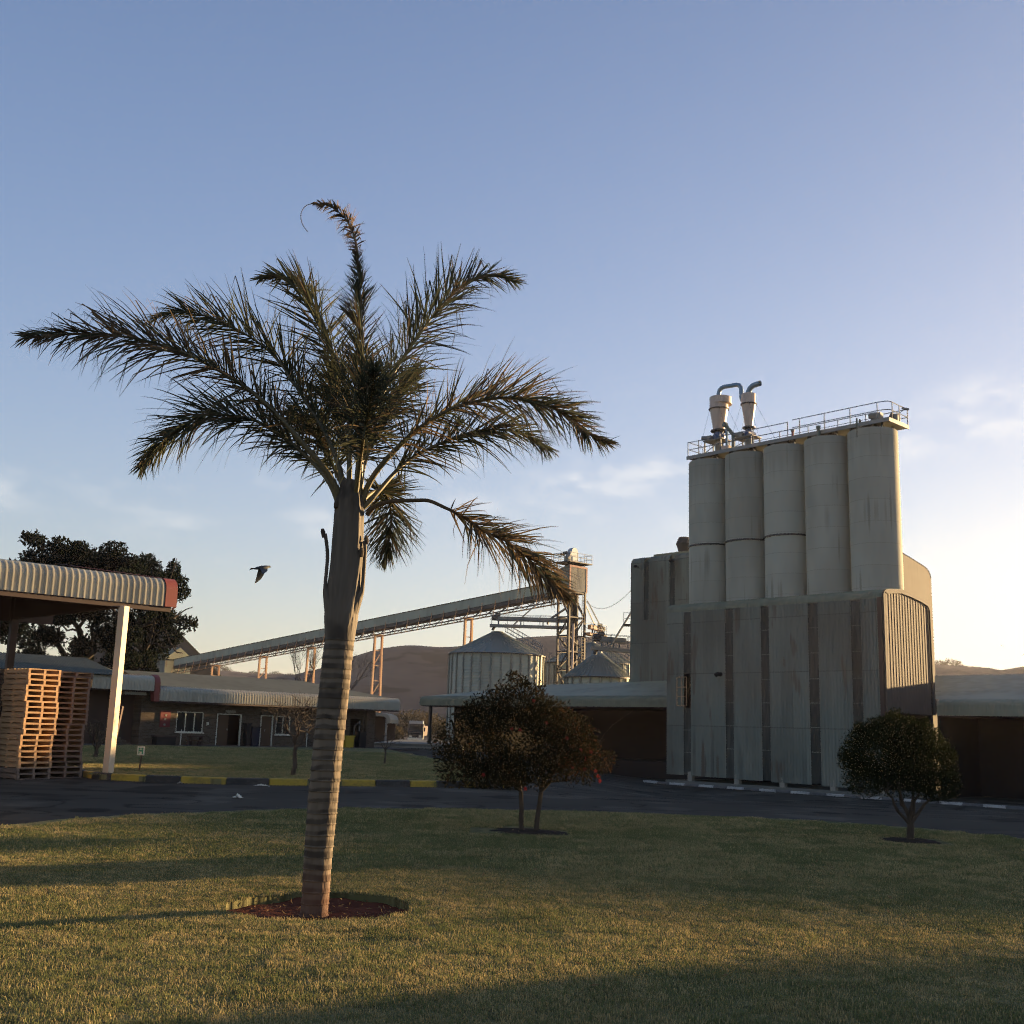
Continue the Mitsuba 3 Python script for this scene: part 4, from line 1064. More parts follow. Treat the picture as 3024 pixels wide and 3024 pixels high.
for s in np.arange(sa, sb, 2.5):
    hr.beam([s, 91.95, conv(s) - 2.75], [s, 92.3, conv(s) - 1.0], 0.06)
    hr.beam([s, 92.28, conv(s) - 1.5], [s, 92.28, conv(s) - 0.78], 0.07)
put('walkway_rail', hr, 'orange_steel', CV)


def trestle(s, w, zb):
    z1 = conv(s) - 2.35
    k = put('trestle', M(True).box([s - 0.25, 92.2, z1], [s + 0.25, 94.0, z1 + 0.18]), 'orange_steel', CV)
    tt = (93.1 - w, 93.1 + w)
    for e, t in zip((-1, 1), tt):
        put('leg', M(True).beam([s, t + e * 0.22, zb], [s, t, z1], 0.26, 0.30), 'orange_steel', k)
    br = M(True); n = 7
    for i in range(n):
        q0, q1 = i / n, (i + 1) / n
        z0, z2 = zb + (z1 - zb) * q0, zb + (z1 - zb) * q1
        br.beam([s, tt[0] - 0.25 * (1 - q1) - 0.02, z2], [s, tt[1] + 0.25 * (1 - q1) + 0.02, z2], 0.11)
        if i == 0:
            br.beam([s - 0.06, tt[0] - 0.22, zb + 0.3], [s - 0.06, tt[0] - 0.02, z1 - 0.1], 0.06).beam([s - 0.06, tt[1] + 0.22, zb + 0.3], [s - 0.06, tt[1] + 0.02, z1 - 0.1], 0.06)
        if i % 2:
            br.beam([s + 0.05, tt[0] - 0.22 * (1 - q0), z0], [s + 0.05, tt[1] + 0.22 * (1 - q1), z2], 0.08)
    put('bracing', br, 'orange_steel', k)


for s, w in ((-172.6, 0.62), (-157.3, 0.62), (-143.5, 0.6), (-126.6, 0.62), (-107.4, 0.55)):
    trestle(s, w, -0.6)

plain('barn_wall', (0.10, 0.088, 0.078), 0.8, spec=0.1)
HOP = thing('hopper_house', 'pale green boxy hopper house at the lower end of the conveyor', 'building')
q = W(-189.5, 92.5)
put('body', M(True).box([-192.5, 91.0, 0], [-187.2, 96, 12.2]), 'sheet_green', HOP)
put('roof', M(True).prism([(90.6, 12.2), (96.4, 12.2), (93.5, 14.4)], 0, -192.9, -186.8), 'roof_grey', HOP)
BARN = thing('gabled_barn', 'large gabled shed behind the hopper house and the big tree', 'building')
put('wall', M().add([(x + o, y, z) for o, y in ((0, 208), (-16, 240)) for x, z in ((-80, -1), (-80, 13.0), (-66, 21.4), (-52, 8.6), (-52, -1))], [[0, 1, 2, 2], [0, 2, 3, 3], [0, 3, 4, 4], [5, 6, 7, 7], [5, 7, 8, 8], [5, 8, 9, 9], [3, 4, 9, 8], [0, 1, 6, 5]]), 'barn_wall', BARN)
put('roof', M().quad((-66.1, 207.4, 21.8), (-82.1, 240, 21.8), (-67.1, 240, 8.1), (-51.1, 207.4, 8.1)).quad((-66.1, 207.4, 21.8), (-81, 207.4, 13), (-97, 240, 13), (-82.1, 240, 21.8)), 'roof_grey', BARN)

# elevator tower
TW = thing('elevator_tower', 'tall steel bucket elevator tower with a clad head house', 'tower')
s0t, s1t, t0t, t1t = -90.72, -88.95, 92.5, 95.15
for s in (s0t, s1t):
    for t in (t0t, t1t):
        put('leg', M(True).beam([s, t, -1.4], [s, t, 17.8], 0.22), 'dark_steel', TW)
br = M(True)
lev = [2.0, 5.2, 8.6, 10.7, 12.55, 14.7, 17.6]
for i, z in enumerate(lev):
    for a, b in (((s0t, t0t), (s1t, t0t)), ((s1t, t0t), (s1t, t1t)), ((s0t, t1t), (s1t, t1t)), ((s0t, t0t), (s0t, t1t))):
        br.beam([*a, z], [*b, z], 0.14)
        if i and i < len(lev):
            p, q_ = (a, b) if i % 2 else (b, a)
            br.beam([*p, lev[i - 1]], [*q_, z], 0.12)
put('bracing', br, 'dark_steel', TW)
for s, t in ((-89.75, 93.5), (-89.55, 94.2)):
    put('elevator_leg', M(True).box([s - 0.28, t - 0.2, -1.4], [s + 0.28, t + 0.2, 17.9]), 'dark_steel', TW)
sp = M(True).tube([(-88.6, 92.9, 13.9), (-88.6, 92.9, 12.6), (-88.62, 92.86, 9.5), (-88.7, 92.8, 5.0)], 0.13, 10)
put('spout', sp, 'cyclone_paint', TW, smooth=35)
put('spout', M(True).tube([(-89.6, 92.6, 15.7), (-91.9, 92.2, 14.45), (-92.1, 92.2, 14.2), (-92.1, 92.2, 13.9)], 0.13, 10), 'grey_steel', TW)
lad = M(True)
for e in (-0.22, 0.22):
    lad.beam([-88.8, 94.75 + e, 9], [-88.8, 94.75 + e, 17.6], 0.05)
for z in np.arange(9, 17.6, 0.34):
    lad.beam([-88.8, 94.53, z], [-88.8, 94.97, z], 0.035)
put('ladder', lad, 'dark_steel', TW)
hh = M(True).prism([(-91.8, 17.8), (-89.0, 17.7), (-89.0, 20.75), (-89.6, 20.75), (-91.8, 20.05)], 1, 92.45, 95.45)
put('head_house', hh, 'sheet_green', TW)
put('head_cladding', ribbed(92.6, 95.3, [(-88.97, 17.75), (-88.97, 20.6)], 0.2, 0.04, 1, axis='t'), 'sheet_cream', TW)
cf = M(True)
for t in (92.43, 95.27):
    cf.box([-88.97, t, 17.7], [-88.9, t + 0.22, 20.8])
cf.box([-88.97, 92.66, 20.58], [-88.9, 95.26, 20.8])
put('corner_trim', cf, 'red_flash', TW)
put('window_opening', M(True).box([-91.3, 92.40, 18.4], [-90.3, 92.44, 19.7]), 'black', TW)
put('top_platform', M(True).box([-91.4, 92.1, 21.12], [-88.6, 96.0, 21.24]), 'dark_steel', TW)
for s, t in ((-91.2, 92.6), (-89.2, 92.6), (-91.2, 95.2), (-89.2, 95.2)):
    put('platform_stub', M(True).beam([s, t, 20.3], [s, t, 21.15], 0.12), 'dark_steel', TW)
rl = M(True)
cs = [(-91.35, 92.15), (-88.65, 92.15), (-88.65, 95.95), (-91.35, 95.95)]
for i in range(4):
    a, b = np.array(cs[i]), np.array(cs[(i + 1) % 4])
    for z in (21.75, 22.25):
        rl.beam([*a, z], [*b, z], 0.05)
    for q_ in np.linspace(0, 1, 4)[:-1]:
        c_ = a + (b - a) * q_
        rl.beam([*c_, 21.2], [*c_, 22.27], 0.05)
put('top_railing', rl, 'rail_steel', TW)
hd = put('elevator_head', M(True).prism([(92.95, 21.24), (92.95, 22.3), (93.1, 22.75), (93.4, 22.95), (93.7, 22.95), (94.0, 22.75), (94.15, 22.3), (94.15, 21.24)], 0, -89.9, -89.2), 'galv', TW)
put('discharge', M(True).prism([(92.95, 22.3), (92.5, 21.7), (92.5, 21.3), (92.95, 21.3)], 0, -89.9, -89.2), 'grey_steel', TW)
put('head_motor', M(True).tube([(-90.4, 92.9, 22.35), (-89.9, 92.9, 22.35)], 0.2, 10).tube([(-90.6, 92.6, 22.2), (-90.6, 93.2, 22.2)], 0.14, 8), 'dark_steel', TW)


plain('bin_rib', (0.16, 0.17, 0.15), 0.6)


def grain_bin(x, y, R, ze, za, zb, lab, n=30):
    k = thing('grain_bin', lab, 'bin', 'corrugated grain bins')
    hz = [(R + (0.02 if i % 2 else -0.02), z) for i, z in enumerate(np.arange(zb, ze, 0.16))]
    put('shell', M().lathe(hz + [(R, ze)], (x, y, 0), 90), 'bin_steel', k)
    for i in range(n):
        a = 2 * math.pi * i / n
        if math.cos(a - math.atan2(-y, -x)) < -0.25:
            continue
        c, s_ = math.cos(a), math.sin(a)
        put('stiffener', M().beam([x + (R + 0.08) * c, y + (R + 0.08) * s_, zb], [x + (R + 0.08) * c, y + (R + 0.08) * s_, ze - 0.05], 0.16, 0.14, up=(c, s_, 0)), 'bin_rib', k)
    na = 96
    a = np.arange(na + 1) * 2 * math.pi / na
    rr = np.array([R + 0.22, R * 0.6, R * 0.12])
    zz = np.array([ze - 0.06, ze + (za - ze) * 0.4, za])
    P = np.stack([x + rr[:, None] * np.cos(a), y + rr[:, None] * np.sin(a), zz[:, None] + 0 * a], -1)
    put('roof', M().grid(P), 'bin_roof', k)
    rb = M()
    for i in range(0, 48):
        q = 2 * math.pi * i / 48
        c, s_ = math.cos(q), math.sin(q)
        rb.beam([x + rr[0] * c, y + rr[0] * s_, zz[0] + 0.06], [x + rr[2] * c, y + rr[2] * s_, zz[2] + 0.05], 0.06, 0.08)
    put('roof_rib', rb, 'bin_roof', k)
    put('cap', M().lathe([(R * 0.13, za - 0.1), (R * 0.13, za + 0.15), (0.0, za + 0.22)], (x, y, 0), 24), 'bin_roof', k)
    put('eave_ring', M().lathe([(R + 0.05, ze - 0.12), (R + 0.26, ze - 0.12), (R + 0.26, ze - 0.02), (R + 0.05, ze - 0.02)], (x, y, 0), 90), 'dark_steel', k)
    st = M()
    v = np.array([0.94, -0.34]); wv = np.array([0.34, 0.94])
    pts = [(R * 0.2, za + 0.0), (R * 1.0, ze + 0.25)]
    for e in (-0.35, 0.35):
        for dz in (0.15, 0.6, 1.05):
            a_, b_ = [np.array([x + v[0] * r_ + wv[0] * e, y + v[1] * r_ + wv[1] * e, z + dz]) for r_, z in pts]
            st.beam(a_, b_, 0.05)
        for q in np.linspace(0, 1, 7):
            c_ = a_ + (b_ - a_) * q
            st.beam(c_ - [0, 0, 1.05], c_, 0.05)
    put('roof_stair', st, 'rail_steel', k)
    return k


b1 = grain_bin(-1.3, 131.5, 5.55, 10.2, 12.85, -1.5, 'large round ribbed grain bin left of the elevator tower')
b2 = grain_bin(10.6, 143.5, 5.75, 10.2, 12.9, -1.5, 'round grain bin behind the elevator tower, cone roof partly sunlit')
b3 = grain_bin(8.35, 102.5, 2.95, 6.55, 8.75, -1.5, 'smaller cone-roofed grain bin between the tower and the tall building', 20)
put('lad_cage', M().tube([(4.55, 130.0, 10.2), (4.55, 130.0, 0)], 0.05, 6).tube([(4.95, 130.1, 10.6), (4.95, 130.1, 0)], 0.05, 6), 'grey_steel', b1)


def bridge(name, lab, p, q, stays, w=0.9, mat='grey_steel'):
    p, q = np.array(p, float), np.array(q, float)
    k = thing(name, lab, 'conveyor', 'overhead bin conveyors')
    put('girder', M().beam(p, q, w, 0.32), mat, k)
    d = (q - p) / np.linalg.norm(q - p)
    a, b = p + d * 0.8 + [0, 0, 0.85], q - d * 0.4 + [0, 0, 0.85]
    put('trough', M().beam(a, b, 0.5, 0.5), mat, k)
    sd = np.array([-d[1], d[0], 0]) * w / 2
    r_ = M(); L = np.linalg.norm(q - p)
    for e in (-1, 1):
        for dz in (0.75, 1.3):
            r_.beam(p + sd * e + [0, 0, dz], q + sd * e + [0, 0, dz], 0.04)
        for t in np.linspace(0.2, L - 0.2, max(3, int(L / 1.6))):
            c_ = p + d * t + sd * e
            r_.beam(c_, c_ + [0, 0, 1.32], 0.045)
    for t in np.linspace(1, L - 1, 4):
        c_ = p + d * t
        r_.beam(c_ + [0, 0, 0.1], c_ + [0, 0, 0.7], 0.14)
    put('railing', r_, 'rail_steel', k)
    put('drive_motor', M().tube([p + d * 0.2 + [0, 0, 0.95], p + d * 0.9 + [0, 0, 0.95]], 0.34, 12).box(p + d * 0.9 + [-0.25, -0.25, 1.1], p + d * 0.9 + [0.3, 0.25, 1.5]), 'dark_steel', k)
    put('spout', M().tube([p + d * 0.6 + [0, 0, 0.1], p + d * 0.35 + [0, 0, -0.55]], 0.17, 10), 'dark_steel', k)
    if stays:
        st = M()
        for e in (-1, 1):
            st.beam(p + d * stays[0] + sd * e, np.array(stays[1]) + sd * e * 0.6, 0.1)
        put('stay', st, 'grey_steel', k)
    return k


tA = W(-90.0, 92.5)
bridge('bin_conveyor', 'grey overhead conveyor from the elevator tower to the left grain bin', (-2.2, 130.0, 13.55), (tA[0] + 1.4, 130.0, 13.55), (2.6, (5.2, 130.0, 18.1)))
tB, tC = W(-88.75, 95.4), W(-88.9, 98.6)
bridge('bin_conveyor', 'short sunlit overhead conveyor right of the elevator tower', (tC[0], tC[1], 12.75), (tB[0], tB[1], 12.95), (0.2, tuple(W(-88.9, 95.2, 16.8))), 0.9, 'orange_steel')
bridge('bin_conveyor', 'grey overhead conveyor from the tall building to the smaller grain bin', (7.35, 98.6, 8.95), (10.9, 98.6, 8.75), (1.6, (10.95, 97.0, 12.4)))
k = thing('wall_balcony', 'small railed balcony on the left edge of the tall building', 'balcony')
put('floor', M().box([10.1, 97.0, 10.9], [11.0, 98.2, 11.02]), 'dark_steel', k)
b_ = M()
for x in (10.1, 10.95):
    b_.beam([x, 97.0, 11.0], [x, 97.0, 12.0], 0.04)
for z in (11.5, 12.0):
    b_.beam([10.1, 97.0, z], [10.95, 97.0, z], 0.04)
put('railing', b_, 'rail_steel', k)
pts = [W(-89.0, 95.15, 16.9)]
e_ = W(-55.0, 64.3, 12.6)
cw = [(1 - q) * pts[0] + q * e_ + np.array([0, 0, -2.2 * 4 * q * (1 - q) * 0.6]) for q in np.linspace(0, 1, 16)]
solo('overhead_cable', M().tube(cw, 0.022, 5), 'dark_steel', 'thin sagging cable between the elevator tower and the tall building', 'cable')

# far carport and truck
k = thing('far_carport', 'small open shed with a rounded roof edge beyond the office end', 'shed')
put('roof', M().prism([(-17.5, 2.95), (-13.0, 2.95), (-12.4, 2.75), (-12.2, 2.3), (-12.2, 1.9), (-12.5, 1.9), (-12.6, 2.4), (-13.1, 2.65), (-17.5, 2.65)], 1, 119, 128), 'concrete', k)
put('back_wall', M().box([-17.5, 127.5, -0.8], [-12.5, 128, 2.7]), 'brown_dark', k)
put('column', M().box([-12.75, 119.2, -0.8], [-12.55, 119.4, 2.4]), 'grey_steel', k)

TRK = thing('truck', 'dark lorry facing the camera far beyond the loading slab', 'truck')
tx, ty, tz = -14.2, 178.0, float(gz(-14.2, 178.0)) - 0.03
def tb(a, b):
    return M().box([tx + a[0], ty + a[1], tz + a[2]], [tx + b[0], ty + b[1], tz + b[2]])
put('cab', M().prism([(ty + 0.0, tz + 0.5), (ty - 0.05, tz + 1.55), (ty + 0.25, tz + 2.75), (ty + 2.0, tz + 2.85), (ty + 2.0, tz + 0.5)], 0, tx - 1.22, tx + 1.22), 'dark_steel', TRK)
put('windscreen', M().add([(tx - 1.05, ty - 0.06, tz + 1.62), (tx + 1.05, ty - 0.06, tz + 1.62), (tx + 1.0, ty + 0.2, tz + 2.62), (tx - 1.0, ty + 0.2, tz + 2.62)], [[0, 1, 2, 3]]), 'glass_dark', TRK)
put('roof_deflector', tb([-1.1, 0.3, 2.86], [1.1, 1.9, 3.35]), 'galv', TRK)
put('grille', tb([-0.7, -0.1, 0.75], [0.7, -0.02, 1.45]), 'black', TRK)
put('bumper', tb([-1.22, -0.16, 0.35], [1.22, 0.0, 0.72]), 'white_paint', TRK)
for x in (-0.95, 0.55):
    put('headlight', tb([x, -0.18, 0.78], [x + 0.4, -0.1, 1.08]), 'white_paint', TRK)
for x in (-1.15, 0.85):
    put('wheel', M().tube([(tx + x, ty + 0.9, tz + 0.5), (tx + x + 0.3, ty + 0.9, tz + 0.5)], 0.5, 18), 'black', TRK)
for x in (-1.5, 1.3):
    put('mirror', tb([x, 0.1, 1.7], [x + 0.2, 0.2, 2.3]), 'black', TRK)
put('trailer', tb([-1.1, 2.4, 1.0], [1.1, 12.5, 2.6]), 'brown_dark', TRK)

# ------------------------------------------------------------------ the palm
from scipy.interpolate import PchipInterpolator as PI, CubicSpline
FR={
 'spear':[(-1.420,9.90,3.611),(-1.402,9.80,4.082),(-1.406,9.72,4.725),(-1.462,9.70,5.397),(-1.516,9.70,5.917),(-1.569,9.70,6.127),(-1.653,9.70,6.284),(-1.792,9.70,6.396),(-1.960,9.70,6.431),(-2.034,9.70,6.409),(-2.078,9.70,6.318),(-2.000,9.70,6.143)],
 'upleft':[(-1.501,9.90,3.703),(-1.548,10.05,4.305),(-1.737,10.25,5.058),(-1.917,10.40,5.378),(-2.168,10.55,5.891),(-2.395,10.65,6.062),(-2.653,10.75,6.104)],
 'midleft':[(-1.535,9.90,3.639),(-1.586,9.95,3.859),(-1.740,10.05,4.216),(-2.006,10.20,4.627),(-2.426,10.40,5.179),(-2.762,10.50,5.424),(-3.154,10.60,5.619),(-3.510,10.70,5.705),(-3.729,10.75,5.615)],
 'longleft':[(-1.573,9.90,3.606),(-1.648,9.85,3.783),(-1.906,9.75,4.081),(-2.160,9.65,4.341),(-2.368,9.60,4.517),(-2.675,9.50,4.692),(-3.052,9.40,4.843),(-3.355,9.35,4.904),(-3.650,9.30,4.927),(-4.093,9.25,4.885),(-4.299,9.20,4.844)],
 'lowleft':[(-1.587,9.90,3.574),(-1.673,9.90,3.761),(-1.933,10.00,4.044),(-2.203,10.05,4.251),(-2.556,10.10,4.426),(-2.892,10.10,4.449),(-3.128,10.10,4.322),(-3.296,10.05,4.149),(-3.455,10.00,3.887)],
 'upright':[(-1.399,9.90,3.643),(-1.386,9.95,4.204),(-1.230,10.05,4.753),(-1.028,10.15,5.197),(-0.828,10.25,5.563),(-0.618,10.30,5.845),(-0.384,10.35,6.023),(-0.210,10.40,6.057),(-0.032,10.40,5.991)],
 'archright':[(-1.372,9.90,3.612),(-1.316,9.88,3.774),(-1.073,9.80,4.091),(-0.788,9.70,4.322),(-0.469,9.60,4.468),(-0.076,9.50,4.517),(0.236,9.45,4.445),(0.501,9.40,4.311),(0.707,9.40,4.141),(0.830,9.40,4.099)],
 'lowright':[(-1.362,9.90,3.549),(-1.176,10.00,3.815),(-0.980,10.20,4.094),(-0.746,10.35,4.280),(-0.502,10.50,4.433),(-0.163,10.65,4.536),(0.141,10.75,4.496),(0.371,10.80,4.358)],
 'dead':[(-1.319,9.90,3.487),(-1.257,9.85,3.548),(-1.074,9.75,3.590),(-0.798,9.65,3.587),(-0.586,9.55,3.502),(-0.348,9.45,3.363),(-0.190,9.40,3.251),(-0.072,9.38,3.207),(0.145,9.32,3.042),(0.304,9.30,2.887),(0.408,9.28,2.792),(0.499,9.28,2.697)],
 'backdroop':[(-1.379,9.95,3.622),(-1.304,10.30,3.796),(-1.228,10.65,3.806),(-1.207,10.85,3.641),(-1.224,10.95,3.451),(-1.259,11.00,3.234)],
 'backup':[(-1.492,9.95,3.682),(-1.586,10.20,4.161),(-1.757,10.60,4.676),(-1.893,11.00,5.082),(-1.956,11.30,5.366)],
 'frontup':[(-1.428,9.85,3.631),(-1.368,9.60,3.952),(-1.273,9.20,4.217),(-1.202,8.90,4.368),(-1.163,8.65,4.464)],
 'backright':[(-1.414,9.95,3.685),(-1.377,10.20,4.168),(-1.271,10.50,4.627),(-1.165,10.80,4.968),(-1.045,11.10,5.215)],
 'backleft':[(-1.521,9.95,3.649),(-1.713,10.25,4.004),(-1.930,10.55,4.343),(-2.133,10.85,4.595),(-2.363,11.10,4.731)],
}
TR = np.array([(-1.588, 9.90, -0.10, 0.132), (-1.584, 9.90, 0.0, 0.120), (-1.582, 9.90, 0.05, 0.116), (-1.578, 9.90, 0.458, 0.120), (-1.569, 9.90, 0.867, 0.129), (-1.549, 9.90, 1.402, 0.130), (-1.525, 9.90, 1.890, 0.133), (-1.507, 9.90, 2.296, 0.131), (-1.500, 9.90, 2.378, 0.129)])
CS = np.array([(-1.499, 9.90, 2.33, 0.128), (-1.503, 9.90, 2.42, 0.139), (-1.502, 9.90, 2.565, 0.152), (-1.492, 9.90, 2.804, 0.152), (-1.484, 9.90, 3.045, 0.142), (-1.483, 9.90, 3.334, 0.134), (-1.485, 9.90, 3.577, 0.125), (-1.483, 9.90, 3.80, 0.075)])
PALM = thing('palm_tree', 'young palm tree with ringed trunk standing in a round red soil bed', 'tree')
G = np.random.default_rng(7)


def swept(rows, nz, na, bumpf):
    rows = np.asarray(rows)
    zz = np.linspace(rows[0, 2], rows[-1, 2], nz)
    x, y, r = [PI(rows[:, 2], rows[:, k])(zz) for k in (0, 1, 3)]
    a = np.linspace(0, 2 * math.pi, na + 1)
    R = r[:, None] + bumpf(zz[:, None], a[None, :])
    R[:, -1] = R[:, 0]
    P = np.stack([x[:, None] + R * np.cos(a), y[:, None] + R * np.sin(a), zz[:, None] + 0 * a], -1)
    return M().grid(P[:, ::-1])


def trunk_bump(z, a):
    ring = z * 10.4 + 0.9 * z * z * 0.35
    q = ring - np.floor(ring)
    w = nfbm(np.stack([np.cos(a) * 1.5 + 0 * z, np.sin(a) * 1.5 + 0 * z, z * 5 + 0 * a], -1), 4, 3) - 0.5
    return 0.0045 * (0.5 - q) + 0.009 * w + 0.006 * np.exp(-((q - 0.02) / 0.06) ** 2)


put('trunk', swept(TR, 420, 64, trunk_bump), 'palm_bark', PALM, smooth=True)
put('crown_shaft', swept(CS, 160, 72, lambda z, a: 0.010 * np.cos(9 * a + 2.0 * z) * ss(2.6, 3.3, z) + 0.012 * (nfbm(np.stack([np.cos(a) * 3 + 0 * z, np.sin(a) * 3 + 0 * z, z * 1.2 + 0 * a], -1), 4, 5) - 0.5)), 'sheath', PALM, smooth=True)


def sheath_strip(pts, w0, w1, thick, name='leaf_base'):
    """a leaf base: a curved channel that hugs the shaft and tapers upward to a stub"""
    P, _ = resample(np.array(pts), 0.02)
    n = len(P); tan = np.gradient(P, axis=0); tan /= np.linalg.norm(tan, axis=1, keepdims=True)
    ax = np.stack([PI(CS[:, 2], CS[:, 0], extrapolate=True)(np.clip(P[:, 2], 2.33, 3.8)), 0 * P[:, 2] + 9.9, P[:, 2]], 1)
    outv = P - ax; outv -= tan * (outv * tan).sum(1)[:, None]; outv /= np.linalg.norm(outv, axis=1, keepdims=True) + 1e-9
    side = np.cross(tan, outv)
    w = np.linspace(0, 1, n)
    width = w0 * (1 - ss(0.0, 0.55, w)) + w1 * ss(0.0, 0.55, w)
    rows = []
    for th in np.linspace(-1, 1, 9):
        rows.append(P + side * (width * math.sin(th * 1.25))[:, None] * 0.8 - outv * (width * (1 - math.cos(th * 1.25)))[:, None] * 0.75)
    back = [r_ - outv * thick for r_ in rows[::-1]]
    grid = np.array(rows + back + [rows[0]])
    put(name, M().grid(grid), 'sheath', PALM, smooth=45)
    put('leaf_stub', M().tube([P[-1] - tan[-1] * 0.03, P[-1] + tan[-1] * 0.02, P[-1] + tan[-1] * 0.05], [w1 * 0.8, w1 * 0.95, w1 * 0.6], 9), 'bark', PALM)


sheath_strip([(-1.575, 9.83, 2.40), (-1.640, 9.82, 2.606), (-1.668, 9.83, 2.794), (-1.664, 9.84, 3.052), (-1.700, 9.84, 3.289)], 0.16, 0.022, 0.018)
sheath_strip([(-1.42, 9.83, 2.44), (-1.345, 9.84, 2.615), (-1.302, 9.85, 2.805), (-1.300, 9.86, 3.137), (-1.312, 9.87, 3.254)], 0.15, 0.022, 0.018)
sheath_strip([(-1.50, 9.76, 2.38), (-1.41, 9.77, 2.565), (-1.355, 9.80, 2.944), (-1.343, 9.80, 3.12)], 0.15, 0.028, 0.018)
sheath_strip([(-1.57, 9.77, 2.62), (-1.60, 9.78, 2.9), (-1.60, 9.80, 3.3), (-1.585, 9.84, 3.56)], 0.10, 0.04, 0.015)


def frond(key, pts, L0, start, n, r0, mats, seed, droop=0.5, plume=50, dens=1.0, lab=None, fold=0.0, tipbreak=0.3):
    g = np.random.default_rng(seed)
    P = np.array(pts, float)
    s = np.r_[0, np.cumsum(np.linalg.norm(np.diff(P, axis=0), axis=1))]; s /= s[-1]
    fx = CubicSpline(s, P) if len(P) < 9 else PI(s, P)
    q = np.linspace(0, 1, 70)
    R = fx(q)
    length = np.linalg.norm(np.diff(R, axis=0), axis=1).sum()
    f = put('frond', M().tube(R, r0 * (1 - 0.93 * q ** 0.8) + 0.0022, 8), 'palm_brown' if key == 'dead' else 'palm_rachis', PALM, smooth=50, label=lab)
    wing = M()
    bins = {m: M() for m in mats}
    side_ref = None
    for i in range(int(n * 1.75)):
        u = start + (1 - start) * ((i + g.random()) / (n * 1.75)) ** 0.92
        u = min(u, 0.995)
        p = fx(u); t = (fx(min(1, u + 0.01)) - fx(max(0, u - 0.01))); t /= np.linalg.norm(t)
        up_ = np.array([0, 0, 1.0]) - t * t[2]
        if np.linalg.norm(up_) < 0.25:
            up_ = np.array([-0.75, -0.5, 0.2]) - t * (t @ np.array([-0.75, -0.5, 0.2]))
        up_ /= np.linalg.norm(up_)
        side = np.cross(t, up_)
        e = 1 if i % 2 else -1
        ang = math.radians((g.normal(48, 20) if g.random() < 0.55 else g.normal(-38, 20)) * plume / 50)
        rad = side * e * math.cos(ang) + up_ * math.sin(ang)
        lead = math.radians(g.normal(66 - 34 * u, 10))
        w = (u - start) / (1 - start)
        Lf = 1.32 * L0 * (0.35 + 0.65 * math.sin(math.pi * min(1, 0.12 + 0.62 * w))) * (1 - 0.72 * max(0, w - 0.55) / 0.45) * g.uniform(0.72, 1.12)
        d = t * math.cos(lead) + rad * math.sin(lead)
        nseg = 6
        pos = p.copy(); wd0 = g.uniform(0.0055, 0.0092)
        kink = g.integers(3, 6) if g.random() < tipbreak else 99
        wv = np.cross(d, rad + 0.3 * t); wv /= np.linalg.norm(wv) + 1e-9
        tw = g.normal(0, 0.6)
        wv = wv * math.cos(tw) + np.cross(d, wv) * math.sin(tw)
        rows = []
        for j in range(nseg + 1):
            x = j / nseg
            wd = wd0 * (0.55 + 0.45 * min(1, x * 5)) * (1 - x ** 2.2) + 0.0012
            rows.append((pos - wv * wd, pos + wv * wd))
            d = d + np.array([0, 0, -1.0]) * droop * (0.05 + 0.22 * x * x) + g.normal(0, 0.02, 3)
            if j == kink:
                d = d * 0.35 + np.array([g.normal(0, 0.25), g.normal(0, 0.25), -0.9])
            d /= np.linalg.norm(d)
            pos = pos + d * Lf / nseg
        v = np.array([x for r_ in rows for x in r_])
        fcs = [[2 * j, 2 * j + 1, 2 * j + 3, 2 * j + 2] for j in range(nseg)]
        m = mats[int(g.random() ** 1.0 * len(mats))]
        bins[m].add(v, fcs)
    for m in dict.fromkeys(mats):
        if bins[m].n:
            put('leaflets', bins[m], m, f, kind='stuff')


plain('palm_rachis', (0.11, 0.095, 0.05), 0.5)
Gm = ['palm_leaf'] * 5 + ['palm_brown']
Dm = ['palm_brown'] * 3 + ['palm_dry'] + ['palm_leaf'] * 2
frond('upleft', FR['upleft'], 0.50, 0.24, 210, 0.026, Gm, 1, 0.25, 40, lab='frond rising to the upper left behind the spear')
frond('midleft', FR['midleft'], 0.52, 0.20, 250, 0.026, Gm, 2, 0.45, 55, lab='upper of the two broad left fronds')
frond('longleft', FR['longleft'], 0.50, 0.24, 260, 0.030, Dm, 3, 0.55, 62, lab='longest left frond with ragged half-dry leaflets', tipbreak=0.55)
frond('lowleft', FR['lowleft'], 0.50, 0.20, 240, 0.026, Gm, 4, 0.55, 50, lab='lowest left frond arching down at its tip')
frond('upright', FR['upright'], 0.52, 0.18, 260, 0.028, Gm, 5, 0.35, 60, lab='big frond rising to the upper right')
frond('archright', FR['archright'], 0.46, 0.22, 270, 0.028, Dm[2:] + ['palm_leaf'], 6, 0.55, 55, lab='right frond arching over with brown leaflets')
frond('lowright', FR['lowright'], 0.46, 0.20, 200, 0.024, Gm, 7, 0.7, 50, lab='right frond hanging below the arching one')
frond('dead', FR['dead'], 0.40, 0.40, 190, 0.022, ['palm_brown', 'palm_dry', 'palm_brown', 'palm_leaf'], 8, 0.45, 45, lab='bare-stalked dying frond drooping far to the right', tipbreak=0.4)
frond('backdroop', FR['backdroop'], 0.42, 0.25, 190, 0.022, Gm, 9, 0.35, 35, lab='short frond drooping behind the crown')
frond('backup', FR['backup'], 0.50, 0.2, 190, 0.022, Gm, 10, 0.45, 50)
frond('frontup', FR['frontup'], 0.48, 0.22, 170, 0.024, Gm, 11, 0.5, 50)
frond('backright', FR['backright'], 0.5, 0.2, 190, 0.022, Gm, 12, 0.4, 50)
frond('backleft', FR['backleft'], 0.46, 0.22, 170, 0.022, Gm, 13, 0.5, 45)
